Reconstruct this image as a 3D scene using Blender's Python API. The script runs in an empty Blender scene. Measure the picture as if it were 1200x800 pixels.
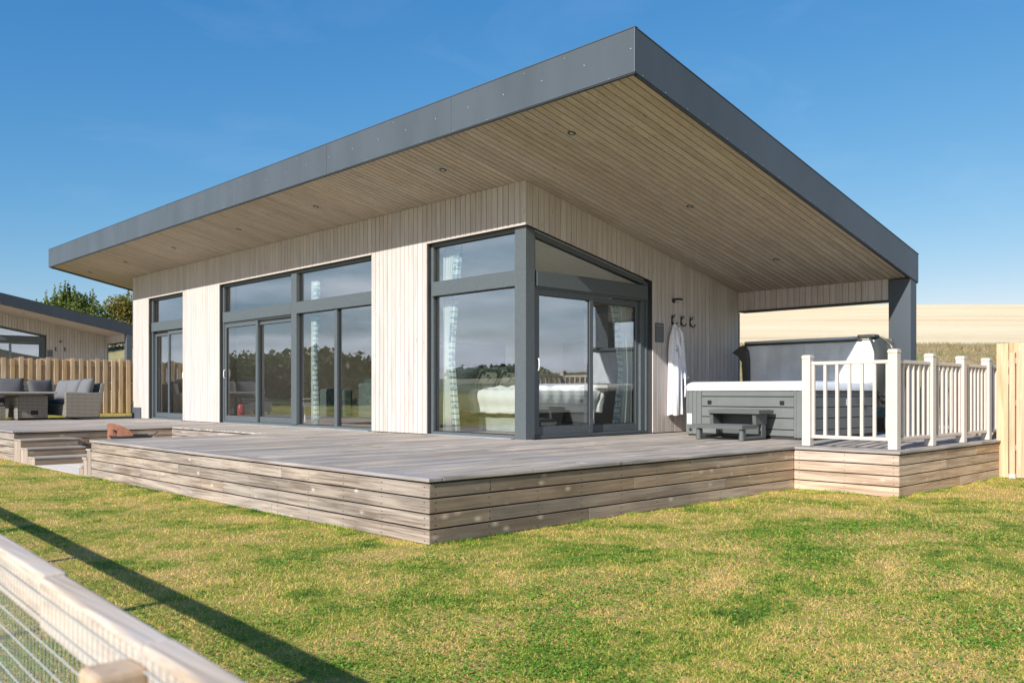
import bpy, bmesh, math, random
import numpy as np
from mathutils import Vector, Matrix
random.seed(7); np.random.seed(7)
R = random.uniform
SC = bpy.context.scene
COL = SC.collection

# ------------------------------------------------------------------ camera
CAM = (-9.002, -9.052, 0.70)
YAW = 46.063
cam = bpy.data.cameras.new('camera')
cam_o = bpy.data.objects.new('camera', cam); COL.objects.link(cam_o)
cam_o.location = CAM
cam_o.rotation_euler = (math.pi/2, 0, math.radians(YAW-90))
cam.sensor_width = 36; cam.lens = 36*1020.3/1200
cam.shift_y = 59.7/1200
cam.clip_start = 0.05; cam.clip_end = 3000
cam.dof.use_dof = True; cam.dof.focus_distance = 12.0; cam.dof.aperture_fstop = 5.0
SC.camera = cam_o

# ------------------------------------------------------------------ light
SUN_D = Vector((1.0, 0.20, -0.58)).normalized()
w = bpy.data.worlds.new('World'); SC.world = w; w.use_nodes = True
nt = w.node_tree; N = nt.nodes; L = nt.links
bg = N['Background']
sky = N.new('ShaderNodeTexSky'); sky.sky_type = 'NISHITA'; sky.sun_disc = False
sky.sun_elevation = math.asin(-SUN_D.z)
sky.sun_rotation = math.atan2(-SUN_D.x, -SUN_D.y)
sky.altitude = 0; sky.air_density = 1.0; sky.dust_density = 0.3; sky.ozone_density = 2.0
# contrast of each colour channel matched to the photograph's deep clear blue
sp_ = N.new('ShaderNodeSeparateColor'); cb_ = N.new('ShaderNodeCombineColor'); L.new(sky.outputs[0], sp_.inputs[0])
for ch, (kk, gg) in enumerate(((0.30, 1.52), (0.90, 0.87), (2.08, 0.51))):
    mn = N.new('ShaderNodeMath'); mn.operation = 'MINIMUM'; mn.inputs[1].default_value = 9; L.new(sp_.outputs[ch], mn.inputs[0])
    pw = N.new('ShaderNodeMath'); pw.operation = 'POWER'; pw.inputs[1].default_value = gg; L.new(mn.outputs[0], pw.inputs[0])
    ml = N.new('ShaderNodeMath'); ml.operation = 'MULTIPLY'; ml.inputs[1].default_value = kk; L.new(pw.outputs[0], ml.inputs[0]); L.new(ml.outputs[0], cb_.inputs[ch])
hsv = cb_
# thin low clouds on the sunny side of the sky (the glass mirrors them)
tc = N.new('ShaderNodeTexCoord')
mp = N.new('ShaderNodeMapping'); mp.inputs['Scale'].default_value = (1.6, 1.6, 9.0)
L.new(tc.outputs['Generated'], mp.inputs['Vector'])
cn = N.new('ShaderNodeTexNoise'); cn.inputs['Scale'].default_value = 2.2; cn.inputs['Detail'].default_value = 7; cn.inputs['Roughness'].default_value = 0.55
L.new(mp.outputs[0], cn.inputs['Vector'])
cr = N.new('ShaderNodeMapRange'); cr.inputs[1].default_value = 0.38; cr.inputs[2].default_value = 0.66
L.new(cn.outputs['Fac'], cr.inputs[0])
sep = N.new('ShaderNodeSeparateXYZ'); L.new(tc.outputs['Generated'], sep.inputs[0])
az = N.new('ShaderNodeVectorMath'); az.operation = 'DOT_PRODUCT'; az.inputs[1].default_value = (-0.694, -0.72, 0)
L.new(tc.outputs['Generated'], az.inputs[0])
azr = N.new('ShaderNodeMapRange'); azr.inputs[1].default_value = -0.66; azr.inputs[2].default_value = -0.35
L.new(az.outputs['Value'], azr.inputs[0])
er = N.new('ShaderNodeMapRange'); er.inputs[1].default_value = 0.34; er.inputs[2].default_value = 0.06
L.new(sep.outputs['Z'], er.inputs[0])
m1 = N.new('ShaderNodeMath'); m1.operation = 'MULTIPLY'; L.new(cr.outputs[0], m1.inputs[0]); L.new(azr.outputs[0], m1.inputs[1])
m2 = N.new('ShaderNodeMath'); m2.operation = 'MULTIPLY'; L.new(m1.outputs[0], m2.inputs[0]); L.new(er.outputs[0], m2.inputs[1])
mx = N.new('ShaderNodeMix'); mx.data_type = 'RGBA'; mx.inputs[7].default_value = (8.6, 9.4, 10.8, 1)
fm = N.new('ShaderNodeMapping'); fm.inputs['Scale'].default_value = (1.0, 2.4, 5.0); fm.inputs['Rotation'].default_value = (0, .25, .6); L.new(tc.outputs['Generated'], fm.inputs['Vector'])
fn = N.new('ShaderNodeTexNoise'); fn.inputs['Scale'].default_value = 2.6; fn.inputs['Detail'].default_value = 8; fn.inputs['Roughness'].default_value = 0.6; fn.inputs['Distortion'].default_value = 0.6; L.new(fm.outputs[0], fn.inputs['Vector'])
fr = N.new('ShaderNodeMapRange'); fr.inputs[1].default_value = 0.52; fr.inputs[2].default_value = 0.85; fr.inputs[4].default_value = 0.045; L.new(fn.outputs['Fac'], fr.inputs[0])
m3 = N.new('ShaderNodeMath'); m3.operation = 'MAXIMUM'; L.new(m2.outputs[0], m3.inputs[0]); L.new(fr.outputs[0], m3.inputs[1])
L.new(m3.outputs[0], mx.inputs[0]); L.new(hsv.outputs[0], mx.inputs[6])
L.new(mx.outputs[2], bg.inputs['Color'])
bg.inputs['Strength'].default_value = 0.108

sl = bpy.data.lights.new('sun', 'SUN'); sl.energy = 4.8; sl.angle = math.radians(0.53); sl.color = (1.0, 0.955, 0.90)
so = bpy.data.objects.new('sun', sl); COL.objects.link(so)
so.rotation_mode = 'QUATERNION'; so.rotation_quaternion = SUN_D.to_track_quat('-Z', 'Y'); so.location = (-20, -5, 15)

SC.view_settings.view_transform = 'Standard'; SC.view_settings.look = 'None'
SC.view_settings.exposure = 0.42; SC.view_settings.gamma = 1.0
SC.render.engine = 'CYCLES'
SC.cycles.max_bounces = 8; SC.cycles.transparent_max_bounces = 16

# ------------------------------------------------------------------ helpers
def link(o): COL.objects.link(o); return o

class MB:
    def __init__(s): s.v = []; s.f = []; s.mi = []; s.m = 0
    def add(s, vs, fs):
        b = len(s.v); s.v += [tuple(p) for p in vs]
        for f in fs: s.f.append(tuple(b+i for i in f)); s.mi.append(s.m)
        return s
    def hexa(s, p):      # p: 4 bottom (ccw from above) + 4 top
        return s.add(p, [(3,2,1,0),(4,5,6,7),(0,1,5,4),(1,2,6,5),(2,3,7,6),(3,0,4,7)])
    def box(s, x0,x1,y0,y1,z0,z1):
        x0,x1=min(x0,x1),max(x0,x1); y0,y1=min(y0,y1),max(y0,y1); z0,z1=min(z0,z1),max(z0,z1)
        return s.hexa([(x0,y0,z0),(x1,y0,z0),(x1,y1,z0),(x0,y1,z0),(x0,y0,z1),(x1,y0,z1),(x1,y1,z1),(x0,y1,z1)])
    def tube(s, pts, r, n=8, cap=True):
        pts = [Vector(p) for p in pts]; rs = r if isinstance(r,(list,tuple)) else [r]*len(pts)
        b = len(s.v); k = len(pts); up = None
        for i,p in enumerate(pts):
            d = (pts[min(i+1,k-1)]-pts[max(i-1,0)]).normalized()
            if up is None:
                up = Vector((0,0,1)) if abs(d.z) < .9 else Vector((1,0,0))
            a = d.cross(up).normalized(); c = a.cross(d).normalized(); up = c
            for j in range(n):
                t = 2*math.pi*j/n; s.v.append(tuple(p+(a*math.cos(t)+c*math.sin(t))*rs[i]))
        for i in range(k-1):
            for j in range(n):
                j2=(j+1)%n; s.f.append((b+i*n+j, b+i*n+j2, b+(i+1)*n+j2, b+(i+1)*n+j)); s.mi.append(s.m)
        if cap:
            s.f.append(tuple(b+j for j in range(n))[::-1]); s.mi.append(s.m)
            s.f.append(tuple(b+(k-1)*n+j for j in range(n))); s.mi.append(s.m)
        return s
    def prism(s, prof, axis, a, b):   # prof: list of 2D pts; extruded along axis from a to b
        n=len(prof)
        def P(u,v,t): return (t,u,v) if axis=='x' else (u,t,v) if axis=='y' else (u,v,t)
        vs=[P(u,v,a) for u,v in prof]+[P(u,v,b) for u,v in prof]
        fs=[tuple(range(n))[::-1], tuple(range(n,2*n))]+[(i,(i+1)%n,n+(i+1)%n,n+i) for i in range(n)]
        return s.add(vs,fs)
    def grid(s, rows, closed=False):
        b=len(s.v); nr=len(rows); nc=len(rows[0])
        for r in rows: s.v += [tuple(p) for p in r]
        for i in range(nr-1):
            for j in range(nc if closed else nc-1):
                j2=(j+1)%nc
                s.f.append((b+i*nc+j,b+i*nc+j2,b+(i+1)*nc+j2,b+(i+1)*nc+j)); s.mi.append(s.m)
        return s
    def mesh(s, name, mats):
        me = bpy.data.meshes.new(name); me.from_pydata(s.v, [], s.f)
        mats = mats if isinstance(mats,(list,tuple)) else [mats]
        for m in mats: me.materials.append(m)
        if len(mats)>1: me.polygons.foreach_set('material_index', s.mi)
        bm=bmesh.new(); bm.from_mesh(me); bmesh.ops.recalc_face_normals(bm, faces=bm.faces); bm.to_mesh(me); bm.free()
        me.update(); return me
    def build(s, name, mats, parent=None, bevel=0, seg=2, smooth=False, **kw):
        return put(name, s.mesh(name, mats), parent, bevel, seg, smooth, **kw)

def put(name, me, parent=None, bevel=0, seg=2, smooth=False, loc=None, rot=None, scale=None, label=None, cat=None, group=None, kind=None):
    o = bpy.data.objects.new(name, me); link(o)
    if parent is not None: o.parent = parent
    if loc is not None: o.location = loc
    if rot is not None: o.rotation_euler = rot
    if scale is not None: o.scale = scale
    if bevel:
        b = o.modifiers.new('bevel','BEVEL'); b.width = bevel; b.segments = seg; b.limit_method='ANGLE'; b.angle_limit=math.radians(40)
    if smooth:
        me.polygons.foreach_set('use_smooth', [True]*len(me.polygons))
    tag(o,label,cat,group,kind); return o
def tag(o,label=None,cat=None,group=None,kind=None):
    for k,v in (('label',label),('category',cat),('group',group),('kind',kind)):
        if v: o[k]=v
    return o
def thing(name, label, cat, loc=(0,0,0), rz=0, group=None):
    o = bpy.data.objects.new(name, None); link(o); o.location=loc; o.rotation_euler=(0,0,rz)
    o.empty_display_size=.2
    return tag(o,label,cat,group)
def box(name, mat, parent, x0,x1,y0,y1,z0,z1, **kw):
    return MB().box(x0,x1,y0,y1,z0,z1).build(name, mat, parent, **kw)
def kids(o): return KM.get(o.name, [])
def copy_tree(root):
    km = {}
    for o in list(COL.objects):
        if o.parent: km.setdefault(o.parent.name, []).append(o)
    def rec(o, par):
        c = o.copy(); COL.objects.link(c); c.parent = par
        for ch in km.get(o.name, []): rec(ch, c)
        return c
    return rec(root, None)
def pillow_mesh(name, w, h, t, mat, n=12, seed=0):
    rr = random.Random(seed); mb = MB(); ph=rr.uniform(0,6)
    for side in (1,-1):
        rows=[]
        for i in range(n+1):
            u=-1+2*i/n; row=[]
            for j in range(n+1):
                v=-1+2*j/n
                e=max(0,(1-abs(u)**2.6)*(1-abs(v)**2.6))
                pin=1-.07*(abs(u*v))**1.0*0-.05*(1-abs(v)**2)*(abs(u)**4)-.05*(1-abs(u)**2)*(abs(v)**4)
                z=side*t/2*(e**.5)*(1+.10*math.sin(3*u+ph)*math.cos(2.6*v+ph))
                row.append((u*w/2*pin, v*h/2*pin, z))
            rows.append(row)
        mb.grid(rows)
    me=mb.mesh(name,mat)
    bm=bmesh.new(); bm.from_mesh(me); bmesh.ops.remove_doubles(bm,verts=bm.verts,dist=.0005); bmesh.ops.recalc_face_normals(bm,faces=bm.faces); bm.to_mesh(me); bm.free()
    me.polygons.foreach_set('use_smooth',[True]*len(me.polygons))
    return me

# ------------------------------------------------------------------ materials
def newmat(name):
    m = bpy.data.materials.new(name); m.use_nodes=True
    nt=m.node_tree; return m, nt, nt.nodes, nt.links, nt.nodes['Principled BSDF']
def ramp(N, stops, interp='LINEAR'):
    r=N.new('ShaderNodeValToRGB'); r.color_ramp.interpolation=interp
    e=r.color_ramp.elements
    while len(e)<len(stops): e.new(.5)
    for k,(p,c) in enumerate(stops): e[k].position=p; e[k].color=(c[0],c[1],c[2],1)
    return r
def noise(N,L,vec,scale,detail=4,rough=.5,dist=0):
    n=N.new('ShaderNodeTexNoise'); n.inputs['Scale'].default_value=scale; n.inputs['Detail'].default_value=detail
    n.inputs['Roughness'].default_value=rough; n.inputs['Distortion'].default_value=dist
    if vec is not None: L.new(vec,n.inputs['Vector'])
    return n
def mapping(N,L,vec,scale=(1,1,1),loc=(0,0,0)):
    m=N.new('ShaderNodeMapping'); m.inputs['Scale'].default_value=scale; m.inputs['Location'].default_value=loc
    L.new(vec,m.inputs['Vector']); return m.outputs[0]
def mixc(N,L,fac,a,b,mode='MIX'):
    x=N.new('ShaderNodeMix'); x.data_type='RGBA'; x.blend_type=mode
    for sock,val in ((x.inputs[0],fac),(x.inputs[6],a),(x.inputs[7],b)):
        if isinstance(val,(int,float)): sock.default_value=val
        elif isinstance(val,tuple): sock.default_value=(*val,1) if len(val)==3 else val
        else: L.new(val,sock)
    return x.outputs[2]
def math_(N,L,op,a,b=None,c=None):
    x=N.new('ShaderNodeMath'); x.operation=op
    for s,v in zip(x.inputs,(a,b,c)):
        if v is None: continue
        if isinstance(v,(int,float)): s.default_value=v
        else: L.new(v,s)
    return x.outputs[0]
def bump(N,L,h,strength,dist,bsdf):
    b=N.new('ShaderNodeBump'); b.inputs['Strength'].default_value=strength; b.inputs['Distance'].default_value=dist
    L.new(h,b.inputs['Height']); L.new(b.outputs[0],bsdf.inputs['Normal']); return b

def wood(name, c_dark, c_light, axis, knots=.5, var=.16, rough=.75, weather=None, fine=60, bumps=.25, hue=.0, knotc=(.10,.06,.03), flat=None, kd=(7.5,2.6), con=(.36,.62)):
    m,nt,N,L,b=newmat(name)
    g=N.new('ShaderNodeNewGeometry'); oi=N.new('ShaderNodeObjectInfo')
    off=N.new('ShaderNodeVectorMath'); off.operation='MULTIPLY_ADD'
    cx=N.new('ShaderNodeCombineXYZ')
    for i in range(3): L.new(oi.outputs['Random'],cx.inputs[i])
    L.new(cx.outputs[0],off.inputs[0]); off.inputs[1].default_value=(37.0,53.0,71.0); L.new(g.outputs['Position'],off.inputs[2])
    P=off.outputs[0]; ai='xyz'.index(axis)
    sc=[fine]*3; sc[ai]=1.6
    n1=noise(N,L,mapping(N,L,P,tuple(sc)),1.0,5,.6,.3)
    sc2=[9.0]*3; sc2[ai]=.9
    n2=noise(N,L,mapping(N,L,P,tuple(sc2)),1.0,3,.5,.6)
    f=math_(N,L,'MULTIPLY_ADD',n1.outputs['Fac'],.55,0); f2=math_(N,L,'MULTIPLY_ADD',n2.outputs['Fac'],.45,f)
    r=ramp(N,[(con[0],c_dark),(con[1],c_light)]); L.new(f2,r.inputs[0])
    col=r.outputs[0]
    if weather:   # grey, silvered areas
        n3=noise(N,L,mapping(N,L,g.outputs['Position'],(.9,.9,2.2)),1.3,4,.6)
        wr=N.new('ShaderNodeMapRange'); wr.inputs[1].default_value=.42; wr.inputs[2].default_value=.62; L.new(n3.outputs['Fac'],wr.inputs[0])
        wf=math_(N,L,'MULTIPLY',wr.outputs[0],weather[1])
        if len(weather)>2:    # boards at the exposed end have weathered more than the newer ones by the tub
            sx=N.new('ShaderNodeSeparateXYZ'); L.new(g.outputs['Position'],sx.inputs[0])
            gr=N.new('ShaderNodeMapRange'); gr.inputs[1].default_value=weather[2]; gr.inputs[2].default_value=weather[3]; L.new(sx.outputs[0],gr.inputs[0])
            col=mixc(N,L,gr.outputs[0],(c:=mixc(N,L,.62,col,weather[0])),col)
            wf=math_(N,L,'MULTIPLY',wf,math_(N,L,'SUBTRACT',1,gr.outputs[0]))
        col=mixc(N,L,wf,col,weather[0])
    if knots:
        ks=[kd[0]]*3; ks[ai]=kd[1]
        if flat: ks['xyz'.index(flat)]=.004
        v=N.new('ShaderNodeTexVoronoi'); v.inputs['Scale'].default_value=1.0; v.inputs['Randomness'].default_value=1.0
        L.new(mapping(N,L,P,tuple(ks)),v.inputs['Vector'])
        kr=N.new('ShaderNodeMapRange'); kr.inputs[1].default_value=.17; kr.inputs[2].default_value=.09; L.new(v.outputs['Distance'],kr.inputs[0])
        sp=N.new('ShaderNodeSeparateColor'); L.new(v.outputs['Color'],sp.inputs[0])
        gate=math_(N,L,'GREATER_THAN',sp.outputs[0],.45 if not flat else .62)
        kf=math_(N,L,'MULTIPLY',math_(N,L,'MULTIPLY',kr.outputs[0],gate),knots)
        col=mixc(N,L,kf,col,knotc)
        # pale ring around the knot
        k2=N.new('ShaderNodeMapRange'); k2.inputs[1].default_value=.30; k2.inputs[2].default_value=.18; L.new(v.outputs['Distance'],k2.inputs[0])
        kk=math_(N,L,'MULTIPLY',math_(N,L,'MULTIPLY',k2.outputs[0],gate),math_(N,L,'SUBTRACT',1,kr.outputs[0]))
        col=mixc(N,L,math_(N,L,'MULTIPLY',kk,.25*knots),col,tuple(min(1,c*1.35) for c in c_light))
    h=N.new('ShaderNodeHueSaturation'); L.new(col,h.inputs['Color'])
    L.new(math_(N,L,'MULTIPLY_ADD',oi.outputs['Random'],var,1-var/2),h.inputs['Value'])
    rr=math_(N,L,'FRACT',math_(N,L,'MULTIPLY',oi.outputs['Random'],17.3))
    L.new(math_(N,L,'MULTIPLY_ADD',rr,.3,.85),h.inputs['Saturation'])
    L.new(h.outputs[0],b.inputs['Base Color']); b.inputs['Roughness'].default_value=rough; b.inputs['Specular IOR Level'].default_value=.25
    if bumps: bump(N,L,n1.outputs['Fac'],bumps,.004,b)
    return m
def plain(name,c,rough=.5,metal=0,spec=.5,nscale=0,namp=.12,bumpy=0,bscale=40,coat=0):
    m,nt,N,L,b=newmat(name)
    b.inputs['Roughness'].default_value=rough; b.inputs['Metallic'].default_value=metal; b.inputs['Specular IOR Level'].default_value=spec
    if coat: b.inputs['Coat Weight'].default_value=coat
    g=N.new('ShaderNodeNewGeometry')
    if nscale:
        n=noise(N,L,g.outputs['Position'],nscale,5,.6)
        r=ramp(N,[(.3,tuple(x*(1-namp) for x in c)),(.7,tuple(min(1,x*(1+namp)) for x in c))]); L.new(n.outputs['Fac'],r.inputs[0]); L.new(r.outputs[0],b.inputs['Base Color'])
        rr=N.new('ShaderNodeMapRange'); rr.inputs[3].default_value=max(0,rough-.08); rr.inputs[4].default_value=min(1,rough+.1); L.new(n.outputs['Fac'],rr.inputs[0]); L.new(rr.outputs[0],b.inputs['Roughness'])
    else: b.inputs['Base Color'].default_value=(*c,1)
    if bumpy:
        n2=noise(N,L,g.outputs['Position'],bscale,3,.5); bump(N,L,n2.outputs['Fac'],bumpy,.01,b)
    return m
M={}
M['clad']=wood('cladding_wood',(.44,.39,.355),(.59,.54,.50),'z',knots=.3,var=.11,fine=70,bumps=.15,knotc=(.28,.2,.15))
M['soffit']=wood('soffit_wood',(.38,.315,.26),(.54,.46,.385),'x',knots=.5,var=.18,flat='z',kd=(10,3),fine=70,bumps=.1,knotc=(.2,.12,.06))
M['deckx']=wood('deck_board_wood',(.21,.175,.145),(.54,.465,.385),'x',knots=.45,var=.46,flat='z',kd=(9,4),con=(.40,.58),weather=((.31,.295,.29),.6),fine=55,bumps=.35)
M['decky']=wood('deck_edge_wood',(.20,.165,.145),(.40,.36,.33),'y',knots=.35,var=.2,weather=((.27,.26,.27),.6),fine=55,bumps=.35)
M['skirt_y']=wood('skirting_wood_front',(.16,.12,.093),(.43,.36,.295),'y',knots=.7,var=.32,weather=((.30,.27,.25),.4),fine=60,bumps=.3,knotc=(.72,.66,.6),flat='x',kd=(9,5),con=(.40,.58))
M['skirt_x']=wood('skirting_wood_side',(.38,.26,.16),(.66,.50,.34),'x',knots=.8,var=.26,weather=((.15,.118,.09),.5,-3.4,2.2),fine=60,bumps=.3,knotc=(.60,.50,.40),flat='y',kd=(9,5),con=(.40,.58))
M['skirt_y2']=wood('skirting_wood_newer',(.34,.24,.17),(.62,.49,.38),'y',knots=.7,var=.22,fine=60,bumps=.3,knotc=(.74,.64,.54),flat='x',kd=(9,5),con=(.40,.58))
M['post_v']=wood('upright_wood',(.26,.2,.16),(.46,.39,.33),'z',knots=.3,var=.2,fine=60)
M['fence']=wood('fence_wood',(.46,.30,.16),(.72,.53,.34),'z',flat='y',kd=(12,5),knots=.65,var=.22,fine=45,bumps=.2,knotc=(.26,.12,.04))
M['fence2']=wood('new_fence_wood',(.44,.30,.17),(.68,.50,.32),'z',flat='x',kd=(12,5),knots=.8,var=.16,fine=45,bumps=.2,knotc=(.40,.20,.07))
M['fence_rail']=wood('fence_rail_wood',(.36,.26,.17),(.66,.53,.40),'y',knots=.6,var=.1,flat='x',kd=(40,14),weather=((.44,.44,.45),.6),fine=130,con=(.42,.57))
M['fence_post']=wood('fence_post_wood',(.40,.26,.15),(.58,.42,.27),'z',knots=.2,var=.1,fine=45)
M['sleeper']=wood('sleeper_wood',(.30,.21,.13),(.50,.38,.26),'y',knots=.4)
M['floor_in']=wood('interior_floor_wood',(.28,.19,.12),(.42,.31,.21),'x',knots=.2,rough=.4)
M['dark']=plain('groove_dark',(.025,.02,.018),.9)
M['felt']=plain('backing_felt',(.03,.028,.026),.95)

def metal_panel(name,c,rough):
    m,nt,N,L,b=newmat(name); g=N.new('ShaderNodeNewGeometry'); oi=N.new('ShaderNodeObjectInfo')
    n=noise(N,L,mapping(N,L,g.outputs['Position'],(1.2,1.6,.5)),1.0,3,.5)
    n2=noise(N,L,g.outputs['Position'],35,5,.7)
    r=ramp(N,[(.3,tuple(x*.86 for x in c)),(.7,tuple(x*1.14 for x in c))]); L.new(math_(N,L,'ADD',math_(N,L,'MULTIPLY',n.outputs['Fac'],.7),math_(N,L,'MULTIPLY',n2.outputs['Fac'],.3)),r.inputs[0])
    L.new(r.outputs[0],b.inputs['Base Color']); b.inputs['Roughness'].default_value=rough; b.inputs['Specular IOR Level'].default_value=.25
    bump(N,L,n.outputs['Fac'],.6,.03,b); return m
M['fascia']=metal_panel('anthracite_sheet',(.080,.096,.112),.45)
M['trim']=plain('black_trim',(.035,.037,.04),.5)
M['screw']=plain('screw_metal',(.22,.23,.24),.45,.5)
M['frame']=plain('painted_frame',(.088,.105,.112),.45,nscale=18,namp=.10,bumpy=.03)
M['frame_in']=plain('frame_gasket',(.02,.02,.022),.6)
M['white_plastic']=plain('white_plastic',(.80,.79,.77),.35)
M['rail_white']=plain('railing_upvc',(.60,.53,.465),.45,nscale=9,namp=.05)
M['roofm']=plain('roof_membrane',(.14,.15,.16),.8,nscale=3)
M['black']=plain('black_iron',(.015,.015,.016),.45)
M['inner_wall']=plain('interior_paint',(.78,.77,.74),.8,nscale=2,namp=.03)
M['inner_dark']=plain('interior_dark',(.05,.05,.055),.4)

def glass():
    m=bpy.data.materials.new('window_glass'); m.use_nodes=True; nt=m.node_tree; N=nt.nodes; L=nt.links; N.clear()
    out=N.new('ShaderNodeOutputMaterial'); tr=N.new('ShaderNodeBsdfTransparent'); tr.inputs[0].default_value=(.97,.99,.98,1)
    gl=N.new('ShaderNodeBsdfGlossy'); gl.inputs['Roughness'].default_value=.0; gl.inputs['Color'].default_value=(.95,.97,1,1)
    g=N.new('ShaderNodeNewGeometry'); n=noise(N,L,g.outputs['Position'],.9,2,.5)
    bp=N.new('ShaderNodeBump'); bp.inputs['Strength'].default_value=.05; bp.inputs['Distance'].default_value=.02; L.new(n.outputs['Fac'],bp.inputs['Height'])
    L.new(bp.outputs[0],gl.inputs['Normal'])
    mx=N.new('ShaderNodeMixShader'); dp=N.new('ShaderNodeVectorMath'); dp.operation='DOT_PRODUCT'; L.new(g.outputs['Incoming'],dp.inputs[0]); L.new(g.outputs['Normal'],dp.inputs[1])
    co=math_(N,L,'ABSOLUTE',dp.outputs['Value']); sch=math_(N,L,'MULTIPLY_ADD',math_(N,L,'POWER',math_(N,L,'SUBTRACT',1,co),5),.80,.20)
    L.new(sch,mx.inputs[0]); L.new(tr.outputs[0],mx.inputs[1]); L.new(gl.outputs[0],mx.inputs[2])
    L.new(mx.outputs[0],out.inputs[0]); return m
M['glass']=glass()

# ------------------------------------------------------------------ terrain
GZ=-0.545
def sst(a,b,x): t=np.clip((x-a)/(b-a),0,1); return t*t*(3-2*t)
def H(x,y):
    x=np.asarray(x,float); y=np.asarray(y,float)
    z=GZ+sst(12,19.5,y)*.60+np.clip(y-19.5,0,60)*.020
    Zd=np.maximum(.694*(x+9.0)+.72*(y+9.05),8)
    fy=.12+.88*sst(-120,-14,y)
    t=np.clip((x-18)/130,0,1)
    fy2=1-.42*sst(110,230,y)
    top=.7+Zd*(.0556*(.5+.5*fy)+(.1010*fy2-.0556)*(1-(1-t)**2)*fy)-np.clip(x-148,0,500)*.06
    g=np.interp(x,[6.66,7.0,9,12,15,18],[.0,.24,.46,.68,.86,1.0])
    top18=.7+np.maximum(.694*27+.72*(y+9.05),8)*.0556*(.5+.5*fy)
    zb=z*(1-g)+top18*g
    z=np.where(x>6.66,np.where(x>18,top,zb),z)
    z=z-np.clip(-x-14,0,60)*.01+sst(60,420,-x)*10.0
    return z
def sheet(name,xs,ys,mat,kind='structure',rough=0,label=None):
    X,Y=np.meshgrid(xs,ys,indexing='ij'); Z=H(X,Y)
    if rough: Z=Z+np.random.normal(0,rough,Z.shape)
    nx,ny=len(xs),len(ys); V=np.stack([X,Y,Z],-1).reshape(-1,3)
    me=bpy.data.meshes.new(name); me.vertices.add(nx*ny); me.vertices.foreach_set('co',V.ravel())
    i,j=np.meshgrid(np.arange(nx-1),np.arange(ny-1),indexing='ij'); a=(i*ny+j).ravel()
    F=np.stack([a,a+ny,a+ny+1,a+1],-1)
    me.loops.add(F.size); me.loops.foreach_set('vertex_index',F.ravel().astype(np.int32))
    me.polygons.add(len(F)); me.polygons.foreach_set('loop_start',np.arange(0,F.size,4,dtype=np.int32))
    me.polygons.foreach_set('use_smooth',[True]*len(F)); me.materials.append(mat); me.update(calc_edges=True); me.validate()
    return put(name,me,None,kind=kind,label=label)
def tri_mesh(name,V,mats,mi=None,attrs=None,quad=False,smooth=False):
    k=4 if quad else 3
    n=len(V)//k; me=bpy.data.meshes.new(name); me.vertices.add(len(V)); me.vertices.foreach_set('co',V.astype(np.float32).ravel())
    me.loops.add(n*k); me.loops.foreach_set('vertex_index',np.arange(n*k,dtype=np.int32))
    me.polygons.add(n); me.polygons.foreach_set('loop_start',np.arange(0,n*k,k,dtype=np.int32))
    for m in mats: me.materials.append(m)
    if mi is not None: me.polygons.foreach_set('material_index',mi.astype(np.int32))
    if attrs is not None:
        a=me.attributes.new('rnd','FLOAT','POINT'); a.data.foreach_set('value',attrs.astype(np.float32))
    me.update(calc_edges=True); return me

def grass_color(N,L,P,rnd=None):
    xy=mapping(N,L,P,(1,1,0))
    a=noise(N,L,xy,1.15,4,.65,.4); b=noise(N,L,xy,5.2,4,.65); c=noise(N,L,xy,30,3,.6)
    s=math_(N,L,'ADD',math_(N,L,'MULTIPLY',a.outputs['Fac'],.58),math_(N,L,'ADD',math_(N,L,'MULTIPLY',b.outputs['Fac'],.32),math_(N,L,'MULTIPLY',c.outputs['Fac'],.16)))
    if rnd is not None: s=math_(N,L,'ADD',s,math_(N,L,'MULTIPLY_ADD',rnd,.20,-.10))
    r=ramp(N,[(.38,(.035,.11,.01)),(.42,(.10,.26,.02)),(.465,(.29,.40,.04)),(.515,(.56,.52,.09)),(.58,(.84,.60,.21))]); L.new(s,r.inputs[0])
    return r.outputs[0]
m,nt,N_,L_,b=newmat('lawn_soil'); g=N_.new('ShaderNodeNewGeometry')
col=grass_color(N_,L_,g.outputs['Position']); col=mixc(N_,L_,.5,col,(.13,.10,.04)); L_.new(col,b.inputs['Base Color']); b.inputs['Roughness'].default_value=.95
b.inputs['Specular IOR Level'].default_value=.1
n=noise(N_,L_,g.outputs['Position'],45,4,.7); bump(N_,L_,n.outputs['Fac'],.8,.03,b); M['lawn']=m
def blade_mat(name,colfn,trans=.35):
    m,nt,N,L,b=newmat(name); g=N.new('ShaderNodeNewGeometry'); at=N.new('ShaderNodeAttribute'); at.attribute_name='rnd'
    col=colfn(N,L,g.outputs['Position'],at.outputs['Fac'])
    L.new(col,b.inputs['Base Color']); b.inputs['Roughness'].default_value=.6; b.inputs['Specular IOR Level'].default_value=.25
    t=N.new('ShaderNodeBsdfTranslucent'); L.new(col,t.inputs[0]); ms=N.new('ShaderNodeMixShader'); ms.inputs[0].default_value=trans
    L.new(b.outputs[0],ms.inputs[1]); L.new(t.outputs[0],ms.inputs[2]); L.new(ms.outputs[0],N['Material Output'].inputs[0]); return m
M['blade']=blade_mat('grass_blades',grass_color,.3)
def clovc(N,L,P,rnd):
    r=ramp(N,[(0,(.06,.17,.015)),(.5,(.13,.32,.03)),(1,(.30,.48,.06))]); L.new(rnd,r.inputs[0]); return r.outputs[0]
M['clover']=blade_mat('clover_leaves',clovc,.3)
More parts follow.
